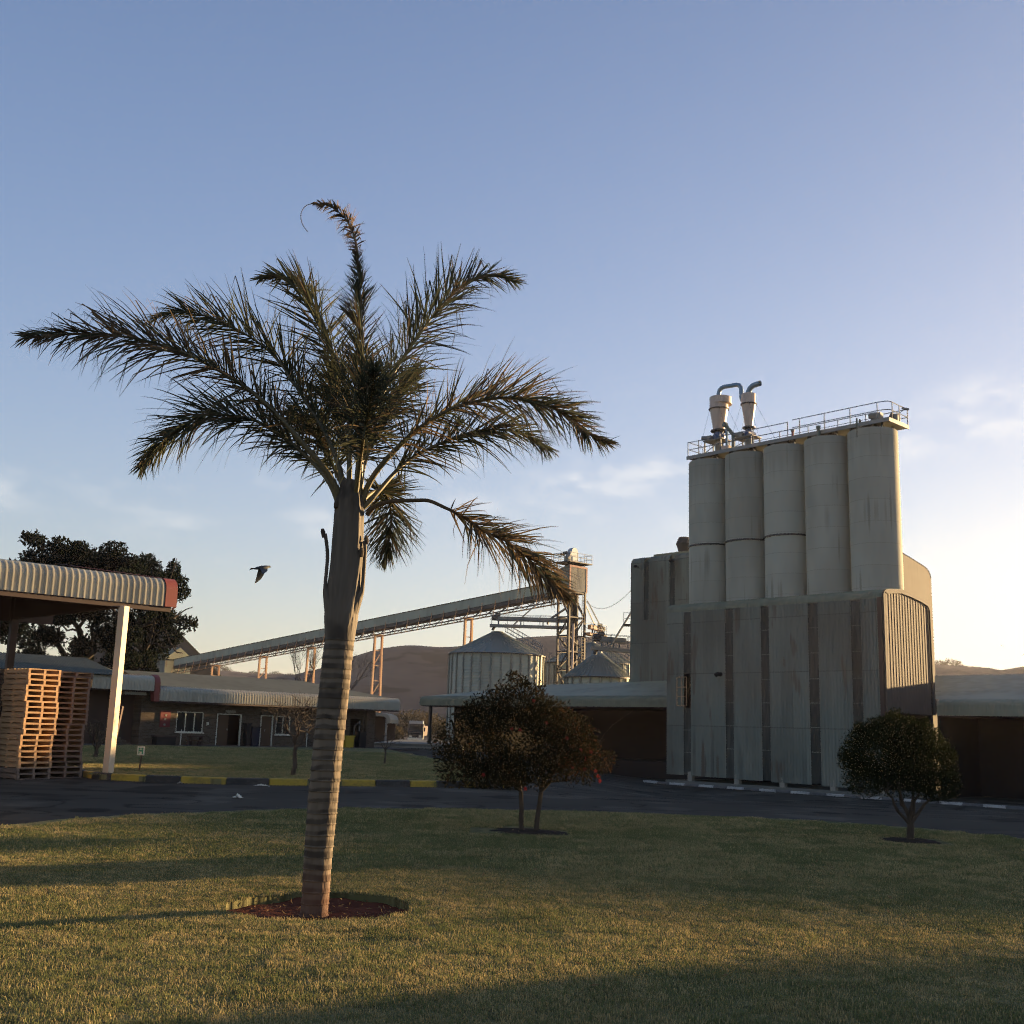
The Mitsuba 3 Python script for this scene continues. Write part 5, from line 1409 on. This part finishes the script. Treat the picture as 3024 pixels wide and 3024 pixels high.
# the spear: young leaf, green at its foot, withered and curled at the top
sp_ = FR['spear']
frond('spear', sp_[:5], 0.30, 0.22, 240, 0.042, ['palm_leaf', 'palm_brown', 'palm_leaf'], 14, 0.05, 75, lab='upright spear leaf, green below and withered above', tipbreak=0.05)
frond('speartip', sp_[4:9], 0.14, 0.0, 100, 0.011, ['palm_dry', 'palm_brown'], 15, 1.2, 80, lab='withered spear tip curling over to the left', tipbreak=0.7)
put('spear_thread', M().tube(np.array(resample(np.array(sp_[7:]), 0.02)[0]), 0.0035, 5), 'palm_brown', PALM)

# ------------------------------------------------------------------ leaf crowns
def leaves(pts, nrm, size, g, aspect=0.45, bend=0.25):
    """folded leaf blades (4 triangles) at pts, pointing roughly along nrm"""
    n = len(pts)
    d = nrm + g.normal(0, 0.75, (n, 3)); d /= np.linalg.norm(d, axis=1, keepdims=True)
    r = np.cross(d, g.normal(0, 1, (n, 3))); r /= np.linalg.norm(r, axis=1, keepdims=True)
    u = np.cross(r, d)
    L = (size * g.uniform(0.6, 1.25, n))[:, None]
    wv = r * L * aspect * 0.5
    base, mid, tip = pts, pts + d * L * 0.5 + u * L * 0.06, pts + d * L - u * L * bend * g.random((n, 1))
    lf, rt = mid - wv + u * L * 0.10, mid + wv + u * L * 0.10
    v = np.stack([base, lf, mid, rt, tip], 1).reshape(-1, 3)
    k = np.arange(n)[:, None] * 5
    f = np.concatenate([k + np.array([[0, 2, 1]]), k + np.array([[0, 3, 2]]), k + np.array([[1, 2, 4]]), k + np.array([[2, 3, 4]])])
    return v, f


def blob_points(blobs, n, g, shell=0.55):
    w = np.array([b[3] * b[4] * b[5] for b in blobs]) ** 0.75; w /= w.sum()
    idx = g.choice(len(blobs), n, p=w)
    B = np.array(blobs)[idx]
    d = g.normal(0, 1, (n, 3)); d /= np.linalg.norm(d, axis=1, keepdims=True)
    rr = (shell + (1 - shell) * g.random(n) ** 0.6)[:, None] * g.normal(1, 0.06, (n, 1))
    return B[:, :3] + d * B[:, 3:6] * rr, d


def limb(m, a, b, r0, r1, g, wob=0.05, n=6):
    a, b = np.asarray(a, float), np.asarray(b, float)
    q = np.linspace(0, 1, n)
    P = a + (b - a) * q[:, None] + np.vstack([[0, 0, 0], g.normal(0, wob * np.linalg.norm(b - a), (n - 2, 3)), [0, 0, 0]])
    m.tube(P, r0 + (r1 - r0) * q, 7)
    return P


# flowering bush in the middle of the lawn
g = np.random.default_rng(21)
BUSH = thing('flowering_bush', 'rounded bush with a few red flowers on two thin trunks, middle of the lawn edge', 'bush')
bl = [(0.15, 17.6, 1.55, 0.85, 0.8, 0.72), (-0.5, 17.6, 1.35, 0.58, 0.6, 0.55), (0.85, 17.6, 1.40, 0.62, 0.62, 0.55), (1.15, 17.5, 1.18, 0.42, 0.5, 0.38), (0.2, 17.6, 1.95, 0.48, 0.5, 0.42), (-0.25, 17.5, 1.8, 0.45, 0.45, 0.42),
      (0.62, 17.6, 1.80, 0.42, 0.45, 0.36), (-0.75, 17.6, 1.02, 0.36, 0.4, 0.32), (0.3, 17.5, 0.98, 0.60, 0.55, 0.26), (1.05, 17.55, 1.55, 0.34, 0.36, 0.3), (-0.1, 17.6, 1.0, 0.5, 0.5, 0.25)]
for k in range(26):
    a, e = g.uniform(0, 2 * math.pi), g.uniform(-0.3, 1.3)
    b0 = bl[g.integers(0, 5)]
    bl.append((b0[0] + b0[3] * math.cos(a) * math.cos(e), b0[1] + b0[4] * math.sin(a) * math.cos(e), b0[2] + b0[5] * math.sin(e), *(g.uniform(0.10, 0.2, 3))))
pts, dd = blob_points(bl, 21000, g, 0.3)
hole = nfbm(pts * 2.6, 3, 8)
keep = hole < 0.66
pts, dd = pts[keep], dd[keep]
red = (g.random(len(pts)) < 0.03 + 0.16 * ss(0.5, 1.3, pts[:, 0]))
put('crown', M().add(*leaves(pts[~red], dd[~red], 0.062, g)), 'bush_leaf', BUSH, kind='stuff')
put('new_leaves', M().add(*leaves(pts[red], dd[red], 0.058, g)), 'bush_leaf_red', BUSH, kind='stuff')
tw = M()
for x in (0.30, 0.52):
    st_ = M()
    P = limb(st_, (x, 17.72, 0.0), (x - 0.03 if x < 0.4 else x + 0.06, 17.7, 0.66), 0.042, 0.034, g, 0.015)
    base = P[-1]
    for k in range(6):
        a = g.uniform(0, 2 * math.pi)
        tgt = base + np.array([math.cos(a) * g.uniform(0.25, 0.75) + (-0.2 if x < 0.4 else 0.35), math.sin(a) * 0.35, g.uniform(0.35, 1.0)])
        Q = limb(st_, base, tgt, 0.022, 0.008, g, 0.05)
        for j in range(3):
            limb(st_, Q[-2 - j % 2], tgt + g.normal(0, 0.3, 3) + [0, 0, 0.15], 0.008, 0.003, g, 0.06, 5)
    put('trunk', st_, 'bark', BUSH, smooth=50)
fl_pts = [(0.09, 17.0, 1.62), (0.22, 17.0, 1.60), (0.94, 17.2, 1.50), (1.16, 17.2, 1.33), (1.24, 17.3, 1.20), (-0.31, 16.9, 0.93), (0.32, 16.9, 0.75), (1.40, 17.35, 1.02), (1.44, 17.4, 0.94), (1.03, 17.1, 1.08), (0.62, 17.2, 1.72), (1.32, 17.3, 1.30), (0.42, 17.2, 2.05), (1.22, 17.2, 1.05), (1.47, 17.4, 0.87)]
for p in fl_pts:
    n_ = 5
    m = M()
    c = np.array(p); axd = np.array([0.3, -1, 0.25]); axd /= np.linalg.norm(axd)
    for j in range(n_):
        a = 2 * math.pi * j / n_ + p[0] * 7
        e1 = np.cross(axd, [0, 0, 1]); e1 /= np.linalg.norm(e1); e2 = np.cross(axd, e1)
        rd = e1 * math.cos(a) + e2 * math.sin(a); sd = np.cross(axd, rd)
        m.quad(c, c + rd * 0.018 + sd * 0.012 + axd * 0.01, c + rd * 0.036 - axd * 0.01, c + rd * 0.018 - sd * 0.012 + axd * 0.01)
    put('flower', m, 'flower_red', BUSH)

# clipped round tree at the right
g = np.random.default_rng(33)
RT = thing('round_tree', 'small clipped round-headed tree at the right end of the lawn', 'tree')
bl = [(6.27, 18.06, 1.35, 0.86, 0.8, 0.62), (5.9, 18.0, 1.4, 0.5, 0.6, 0.46), (6.75, 18.1, 1.2, 0.46, 0.6, 0.45), (6.3, 18.0, 1.72, 0.52, 0.5, 0.3), (5.75, 18.0, 1.0, 0.36, 0.45, 0.3), (6.9, 18.0, 0.95, 0.34, 0.45, 0.3), (6.62, 18.0, 1.6, 0.42, 0.45, 0.3)]
for k in range(34):
    a, e = g.uniform(0, 2 * math.pi), g.uniform(-0.5, 1.4)
    b0 = bl[g.integers(0, 4)]
    bl.append((b0[0] + b0[3] * 0.95 * math.cos(a) * math.cos(e), b0[1] + b0[4] * 0.95 * math.sin(a) * math.cos(e), b0[2] + b0[5] * 0.95 * math.sin(e), *(g.uniform(0.07, 0.15, 3))))
pts, dd = blob_points(bl, 30000, g, 0.45)
pts = pts[pts[:, 2] > 0.60 + 0.15 * np.abs(pts[:, 0] - 6.35)]
nn = pts - np.array([6.3, 18.05, 1.2]); nn /= np.linalg.norm(nn, axis=1, keepdims=True)
put('crown', M().add(*leaves(pts, nn + [0, 0, 0.5], 0.046, g, 0.42)), 'round_leaf', RT, kind='stuff')
st_ = M()
P = limb(st_, (6.43, 18.06, 0.0), (6.45, 18.06, 0.36), 0.062, 0.055, g, 0.01)
for tgt in ((6.05, 18.0, 0.82), (6.28, 18.1, 0.9), (6.47, 18.0, 0.95), (6.62, 18.1, 0.9), (6.84, 18.05, 0.84), (6.2, 17.9, 1.0)):
    limb(st_, P[-1] - [0, 0, 0.05], tgt, 0.032, 0.014, g, 0.03)
put('trunk', st_, 'bark', RT, smooth=50)

# the big dark tree behind the canopy
g = np.random.default_rng(41)
BT = thing('broad_tree', 'large dark spreading tree behind the yard canopy and office roof', 'tree')
bl = []
for (x, z, r_) in [(-38, 13.0, 1.4), (-36.6, 12.6, 1.6), (-35, 14.2, 1.7), (-33.6, 14.4, 1.6), (-32.2, 13.2, 1.9), (-30.4, 13.6, 1.8), (-29, 13.8, 1.6), (-27.4, 13.0, 1.8), (-26, 12.2, 1.5), (-25.2, 11.0, 1.2), (-34.8, 12.0, 2.4), (-31.5, 11.2, 2.6),
                   (-28.3, 11.2, 2.4), (-26.4, 9.7, 1.7), (-33.6, 9.8, 2.2), (-29.5, 8.7, 2.2), (-26.6, 7.9, 1.7), (-37.2, 10.4, 2.2), (-31, 7.0, 2.0), (-27.6, 6.2, 1.6), (-35, 7.6, 1.8), (-28.8, 5.0, 1.7), (-26.4, 6.0, 1.1), (-40, 10.8, 2.0), (-41.5, 9.5, 2), (-39, 8.0, 2), (-36, 5.6, 1.6), (-32.5, 4.8, 1.6), (-29.8, 3.6, 1.4), (-27.6, 4.0, 1.1)]:
    for k in range(7):
        o = g.normal(0, 0.62, 3) * r_
        bl.append((x * 0.94 - 3.3 + o[0] * 0.9, 87 + o[1] * 1.4, z + o[2] * 0.6, r_ * g.uniform(0.35, 0.62), r_ * g.uniform(0.45, 0.8), r_ * g.uniform(0.24, 0.42)))
pts, dd = blob_points(bl, 80000, g, 0.2)
hole = nfbm(pts * 0.62, 3, 6)
pts, dd = pts[hole < 0.64], dd[hole < 0.64]
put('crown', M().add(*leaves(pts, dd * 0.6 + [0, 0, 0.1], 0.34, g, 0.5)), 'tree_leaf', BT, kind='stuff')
st_ = M()
for bx, tops in ((-33.2, [(-36, 87, 11), (-34, 86.5, 13), (-32, 88, 12.5), (-37.5, 87, 10)]), (-30.4, [(-29, 87, 12.5), (-27, 86.5, 11), (-31, 88, 12), (-26.5, 87, 9)])):
    P = limb(st_, (bx, 87, 0), (bx + 0.3, 87, 4.6), 0.62, 0.45, g, 0.03)
    for tp in tops:
        Q = limb(st_, P[-1], tp, 0.3, 0.07, g, 0.06, 8)
        for j in range(4):
            limb(st_, Q[3 + j % 4], np.array(tp) + g.normal(0, 1.6, 3), 0.1, 0.03, g, 0.06)
put('trunk', st_, 'bark', BT, smooth=50)


# bare trees and saplings
def bare_tree(name, lab, base, h, spread, r0, seed, depth=4, first=0.38, leafy=None, lean=(0, 0)):
    g = np.random.default_rng(seed)
    k = thing(name, lab, 'tree')
    m, b_ = M(), M()
    base = np.array(base, float); base[2] = float(gz(base[0], base[1])) + 0.05
    fork = base + np.array([lean[0], lean[1], h * first])
    limb(m, base, fork, r0, r0 * 0.75, g, 0.02)
    tips = []
    def grow(p, d, L, r, lv):
        q = p + d * L
        limb(b_, p, q, r, r * 0.6, g, 0.05, 5)
        tips.append(q)
        if lv:
            for _ in range(3 if lv > 1 else 2):
                nd = d + g.normal(0, 0.48 * spread, 3) + [0, 0, 0.10]; nd /= np.linalg.norm(nd)
                grow(q, nd, L * g.uniform(0.6, 0.85), r * 0.58, lv - 1)
    for i in range(4):
        a = i * 1.6 + g.uniform(0, 1)
        d = np.array([math.cos(a) * 0.5 * spread, math.sin(a) * 0.5 * spread, 0.85]); d /= np.linalg.norm(d)
        grow(fork - [0, 0, 0.03], d, h * 0.22, r0 * 0.5, depth - 1)
    put('trunk', m, 'bark', k, smooth=50)
    put('branches', b_, 'bark', k)
    return k


bare_tree('bare_tree', 'leafless young tree on the far lawn just left of the palm trunk', (-6.05, 32.6, 0), 2.6, 1.25, 0.075, 51, 5, 0.36, lean=(0.03, 0))
bare_tree('sapling', 'thin forked sapling on the far lawn right of the palm trunk', (-4.75, 45.0, 0), 1.7, 1.0, 0.045, 52, 3, 0.35)
bare_tree('bare_shrub', 'bare forked shrub left of the canopy post', (-15.3, 42.4, 0), 2.2, 1.1, 0.09, 53, 4, 0.18)
bare_tree('bare_tree', 'twiggy bare tree rising behind the office roof right of the palm trunk', (-17.0, 118, 0), 9.2, 0.55, 0.12, 54, 5, 0.40)
bare_tree('bare_tree', 'twiggy bare tree rising behind the office roof left of the palm trunk', (-21.5, 118, 0), 9.6, 0.5, 0.12, 55, 5, 0.42)

# dark scrub behind the flowering bush at the end of the far lawn
def shrub(name, lab, blobs, n, size, mat, seed, group=None, cat='shrub'):
    g = np.random.default_rng(seed)
    k = thing(name, lab, cat, group)
    pts, dd = blob_points(blobs, n, g, 0.3)
    up_ = pts[:, 2] > gz(pts[:, 0], pts[:, 1])
    pts, dd = pts[up_], dd[up_]
    put('foliage', M().add(*leaves(pts, dd + [0, 0, 0.4], size, g, 0.5)), mat, k, kind='stuff')
    m = M()
    for b_ in blobs[:4]:
        limb(m, (b_[0], b_[1], float(gz(b_[0], b_[1])) - 0.05), (b_[0], b_[1], b_[2]), size * 0.5, size * 0.2, g, 0.05)
    put('stem', m, 'bark', k)


shrub('low_hedge', 'dark brown low hedge at the kerb end behind the flowering bush', [(-0.75, 31.9, 0.35, 0.5, 0.5, 0.5), (-0.2, 32.0, 0.4, 0.55, 0.5, 0.55), (0.35, 32.2, 0.3, 0.45, 0.5, 0.4), (0.1, 32.4, 0.55, 0.4, 0.4, 0.4)], 2600, 0.10, 'bush_leaf', 61)
for i, (x, y, r_, hh_) in enumerate([(-36, 300, 5, 5.5), (-24, 300, 6.5, 6.5), (-14, 290, 4, 4.5), (-44, 290, 5, 5.0)]):
    z = float(gz(x, y))
    shrub('veld_tree', ['rounded hazy tree at the foot of the hill, left of the pair', 'largest rounded hazy tree at the foot of the hill', 'small hazy tree at the foot of the hill beside the canopy end', 'hazy tree at the foot of the hill behind the office end'][i],
          [(x, y, z + hh_ * 0.6, r_, r_, hh_ * 0.45), (x + r_ * 0.5, y, z + hh_ * 0.5, r_ * 0.7, r_, hh_ * 0.4), (x - r_ * 0.5, y, z + hh_ * 0.45, r_ * 0.7, r_, hh_ * 0.4), (x, y, z + hh_ * 0.25, r_ * 0.9, r_, hh_ * 0.3)], 2600, 0.8, 'veld_leaf', 70 + i, cat='tree')
for i, (x, y, w_, h_) in enumerate([(-11, 200, 3.2, 3.4), (-6.5, 195, 2.6, 2.6), (-8.5, 215, 3.2, 4.0), (-21, 190, 3.6, 2.6)]):
    z = float(gz(x, y))
    shrub('dry_bush', ['straw brown bush right of the far lorry', 'low straw brown bush at the right of the row beyond the slab', 'taller straw brown bush behind the lorry', 'reddish dry bush left of the far lorry'][i],
          [(x, y, z + h_ * 0.5, w_, w_, h_ * 0.5), (x + 1.5, y, z + h_ * 0.35, w_ * 0.7, w_, h_ * 0.4)], 1600, 0.5, 'veld_leaf', 80 + i, cat='bush')
# tree clumps on the hill crests
for i, (x, y, zt, r_) in enumerate([(-246, 905, 41, 9), (-232, 905, 41, 7), (280, 702, 48.5, 7), (272, 702, 49, 5), (289, 702, 46.3, 4), (-206, 905, 39.6, 4), (-188, 905, 38.8, 5), (-176, 905, 38.4, 4)]):
    shrub('crest_tree', ['larger of the two rounded trees on the far left hill crest', 'smaller of the two rounded trees on the far left hill crest', 'dark clump of trees on the hill crest right of the mill', 'dark tree on the hill crest touching the mill edge', 'small dark tree on the hill crest farthest right of the clump',
                         'first small tree along the far hill crest right of the rounded pair', 'second small tree along the far hill crest right of the rounded pair', 'third small tree along the far hill crest right of the rounded pair'][i],
          [(x, y, zt + r_ * 0.15, r_, r_, r_ * 0.55), (x + r_ * 0.7, y, zt, r_ * 0.6, r_ * 0.6, r_ * 0.45)], 900, r_ * 0.16, 'veld_leaf', 90 + i, cat='tree')

# ------------------------------------------------------------------ birds
def bird(name, lab, c, span, yaw, flap, bank=0.0, mat='bird_dark'):
    k = thing(name, lab, 'bird')
    cy, sy_ = math.cos(yaw), math.sin(yaw)
    def place(v):
        v = np.asarray(v, float) * span
        cb, sb_ = math.cos(bank), math.sin(bank)
        v = np.stack([v[:, 0], v[:, 1] * cb - v[:, 2] * sb_, v[:, 1] * sb_ + v[:, 2] * cb], 1)
        return np.stack([c[0] + v[:, 0] * cy - v[:, 1] * sy_, c[1] + v[:, 0] * sy_ + v[:, 1] * cy, c[2] + v[:, 2]], 1)
    m = M().tube([(-0.30, 0, -0.05), (-0.2, 0, -0.02), (-0.02, 0, 0.01), (0.14, 0, 0.05), (0.22, 0, 0.085), (0.265, 0, 0.1), (0.30, 0, 0.095), (0.34, 0, 0.085)], [0.02, 0.05, 0.085, 0.075, 0.048, 0.042, 0.03, 0.006], 10)
    put('body', trimesh.Trimesh(place(np.vstack(m.v)), np.vstack(m.f), process=False), mat, k, smooth=50)
    for e in (-1, 1):
        ch = [(0.12, 0.06, 0.0), (0.14, 0.24, 0.02), (0.06, 0.40, -0.02), (-0.10, 0.52, -0.08)]
        tr_ = [(-0.12, 0.06, -0.01), (-0.13, 0.22, -0.01), (-0.14, 0.38, -0.05), (-0.16, 0.50, -0.1)]
        w = []
        for th in (0.008, -0.008):
            for p_, q_ in zip(ch, tr_):
                for u in (0, 0.5, 1):
                    v = np.array(p_) * (1 - u) + np.array(q_) * u
                    yv, zv = v[1] * math.cos(flap), v[2] - v[1] * math.sin(flap)
                    w.append([v[0], e * yv, zv + th * (1 - abs(2 * u - 1)) + 0.03])
        w = place(np.array(w)).reshape(2, 4, 3, 3)
        put('wing', M().grid(w[0]).grid(w[1][:, ::-1]), mat, k, smooth=True)
    t_ = place(np.array([(-0.24, -0.02, -0.03), (-0.24, 0.02, -0.03), (-0.46, 0.10, -0.08), (-0.43, 0.0, -0.07), (-0.46, -0.10, -0.08), (-0.24, 0, -0.045), (-0.44, 0, -0.085)]))
    put('tail', M().add(t_, [[0, 1, 3], [1, 2, 3], [0, 3, 4], [0, 6, 5], [5, 6, 1], [0, 4, 6], [1, 6, 2]]), mat, k)


plain('bird_dark', (0.05, 0.055, 0.06), 0.6)
bird('flying_bird', 'dark pigeon-like bird in flight left of the palm trunk', (-3.17, 14.0, 3.53), 0.36, 0.55, 0.75, -0.35)
bird('distant_bird', 'tiny distant bird in the bright sky right of the mill', (26.75, 60, 6.85), 0.22, 1.2, 0.3)
bird('distant_bird', 'tiny distant bird at the right edge of the picture', (27.95, 60, 6.42), 0.26, 1.0, 0.5)

# ------------------------------------------------------------------ grass blades: a few square-metre patches, laid out as instances
def patch(n, hmin, hmax, w, seed, size=1.0):
    g = np.random.default_rng(seed)
    r = np.stack([g.uniform(-size / 2, size / 2, n), g.uniform(-size / 2, size / 2, n)], 1)
    cl = nnoise(np.column_stack([r * 7, np.full(n, seed)]), 3)
    r = r + (g.normal(0, 0.012, (n, 2)))
    cl2 = nnoise(np.column_stack([r * 15, np.full(n, seed + 9)]), 5)
    h = (hmin + (hmax - hmin) * g.random(n) ** 1.3) * (0.35 + 0.75 * cl + 0.65 * cl2)
    a = g.uniform(0, 2 * math.pi, n); ln = g.uniform(0.2, 1.1, n)
    d = np.stack([np.cos(a), np.sin(a)], 1); sd = np.stack([-d[:, 1], d[:, 0]], 1)
    ww = (w * g.uniform(0.6, 1.2, n))[:, None] / 2
    z0 = np.zeros((n, 1))
    b0, b1 = np.hstack([r - sd * ww, z0 - 0.01]), np.hstack([r + sd * ww, z0 - 0.01])
    m_ = r + d * (h * ln * 0.35)[:, None]
    m0, m1 = np.hstack([m_ - sd * ww * 0.8, (h * 0.62)[:, None]]), np.hstack([m_ + sd * ww * 0.8, (h * 0.62)[:, None]])
    t_ = np.hstack([r + d * (h * ln * 1.0)[:, None], (h * (1.0 - 0.28 * ln))[:, None]])
    v = np.stack([b0, b1, m1, m0, t_], 1).reshape(-1, 3)
    k = np.arange(n)[:, None] * 5
    f = np.concatenate([k + np.array([[0, 1, 2]]), k + np.array([[0, 2, 3]]), k + np.array([[3, 2, 4]])])
    return M().add(v, f).mesh()


def ring_patch(n, r0, r1, seed):
    m = patch(n, 0.014, 0.038, 0.0042, seed, 2.9)
    v = np.array(m.vertices).reshape(-1, 5, 3)
    c = v[:, :2].mean(1)
    a = np.arctan2(c[:, 0], c[:, 1])
    edge = r0 + 0.03 * np.sin(3 * a + 1) + 0.014 * np.sin(11 * a) + 0.008 * np.sin(23 * a)
    r = np.hypot(c[:, 0], c[:, 1])
    v = v[(r > edge) & (r < r1)]
    v[:, :, 2] += lawn_z(v[:, :, 0] + BED[0], v[:, :, 1] + BED[1])
    k = np.arange(len(v))[:, None] * 5
    return M().add(v.reshape(-1, 3), np.concatenate([k + np.array([[0, 1, 2]]), k + np.array([[0, 2, 3]]), k + np.array([[3, 2, 4]])]))


scene['turf_rim'] = {'type': 'shapegroup', 'green': mikit.ply(ring_patch(42000, 0.79, 1.32, 501).mesh(), 'grass_green'), 'dry': mikit.ply(ring_patch(40000, 0.79, 1.32, 502).mesh(), 'grass_dry')}
scene['lawn_grass__999'] = {'type': 'instance', 'to_world': T().translate([BED[0], BED[1], 0]), 'g': {'type': 'ref', 'id': 'turf_rim'}}

for q in range(4):
    gd = (1.25, 0.55) if q < 2 else (0.7, 1.35)
    scene[f'turf_patch_{q}'] = {'type': 'shapegroup', 'green': mikit.ply(patch(int(1350 * gd[0]), 0.014, 0.038, 0.0042, 100 + q, 0.5), 'grass_green'), 'dry': mikit.ply(patch(int(1250 * gd[1]), 0.012, 0.036, 0.0042, 200 + q, 0.5), 'grass_dry')}
    scene[f'sward_patch_{q}'] = {'type': 'shapegroup', 'green': mikit.ply(patch(int(560 * gd[0]), 0.016, 0.042, 0.008, 300 + q, 0.5), 'grass_green'), 'dry': mikit.ply(patch(int(420 * gd[1]), 0.014, 0.042, 0.008, 400 + q, 0.5), 'grass_dry')}


def lay(name, poly, holes, kinds, y0, y1, zf, seed, step=1.0):
    g = random.Random(seed)
    n = 0
    x0, _, x1, _ = poly.bounds
    for iy in range(int(math.floor(y0 / step)), int(math.ceil(y1 / step))):
        for ix in range(int(math.floor(x0 / step)), int(math.ceil(x1 / step))):
            x, y = (ix + 0.5) * step, (iy + 0.5) * step
            if abs(x) > 0.50 * y + 1.5 or not poly.contains(sg.Point(x, y)):
                continue
            if any((x - h[0]) ** 2 + (y - h[1]) ** 2 < h[2] ** 2 for h in holes):
                continue
            z = float(zf(x, y))
            e = 0.3
            nx, ny = (float(zf(x + e, y)) - float(zf(x - e, y))) / (2 * e), (float(zf(x, y + e)) - float(zf(x, y - e))) / (2 * e)
            sc = g.uniform(0.85, 1.2) * (0.8 + 0.5 * float(nfbm(np.array([x * 0.5, y * 0.5, 4.0]), 3, 2)))
            R = np.eye(4); R[2, 0], R[2, 1] = nx, ny
            tw = T(R.tolist()) @ T().rotate([0, 0, 1], g.choice([0, 90, 180, 270])) @ T().scale([step / 0.5, step / 0.5, sc])
            tw = T().translate([x, y, z - 0.002]) @ tw
            n += 1
            scene[f'{name}__{n:03d}'] = {'type': 'instance', 'to_world': tw, 'g': {'type': 'ref', 'id': kinds[g.randrange(2) + (2 if nfbm(np.array([x * 0.45, y * 0.45, 7.0]), 3, 6) + g.uniform(-0.16, 0.16) > 0.46 else 0)]}}
    labels[name] = {'label': 'short mown grass blades of the lawn' if name == 'lawn_grass' else 'short grass blades of the far lawn', 'category': 'grass', 'kind': 'stuff'}


lay('lawn_grass', LAWN.buffer(-0.28), [(BED[0], BED[1], 1.14), (0.38, 17.55, 0.75), (6.43, 18.06, 0.62)], [f'turf_patch_{q}' for q in range(4)], 2.5, 13.0, lawn_z, 1, 0.5)
lay('lawn_grass_beyond', LAWN.buffer(-0.28), [(0.38, 17.55, 0.75), (6.43, 18.06, 0.62)], [f'sward_patch_{q}' for q in range(4)], 13.0, 24.0, lawn_z, 2, 0.5)
lay('far_lawn_grass', FAR_LAWN.buffer(-0.4), [], [f'sward_patch_{q}' for q in range(4)], 28, 64, lambda x, y: 0.13, 3, 1.0)

g = np.random.default_rng(77)
lp = np.column_stack([g.uniform(-6, 7, 420), g.uniform(5.5, 21, 420)])
lp = np.array([q for q in lp if LAWN.contains(sg.Point(*q)) and abs(q[0]) < 0.5 * q[1]])
lp = np.vstack([lp, BED + g.normal(0, 0.42, (70, 2))])
zz_ = np.where(np.hypot(lp[:, 0] - BED[0], lp[:, 1] - BED[1]) < 0.78, 0.035, lawn_z(lp[:, 0], lp[:, 1]) + 0.022)
put('leaf_litter', M().add(*leaves(np.column_stack([lp, zz_]), g.normal(0, 1, (len(lp), 3)) * [1, 1, 0.1], 0.05, g, 0.3, 0.1)), 'palm_dry')
labels['leaf_litter'] = {'label': 'scattered dry leaf scraps on the lawn and soil bed', 'category': 'leaf litter', 'kind': 'stuff'}
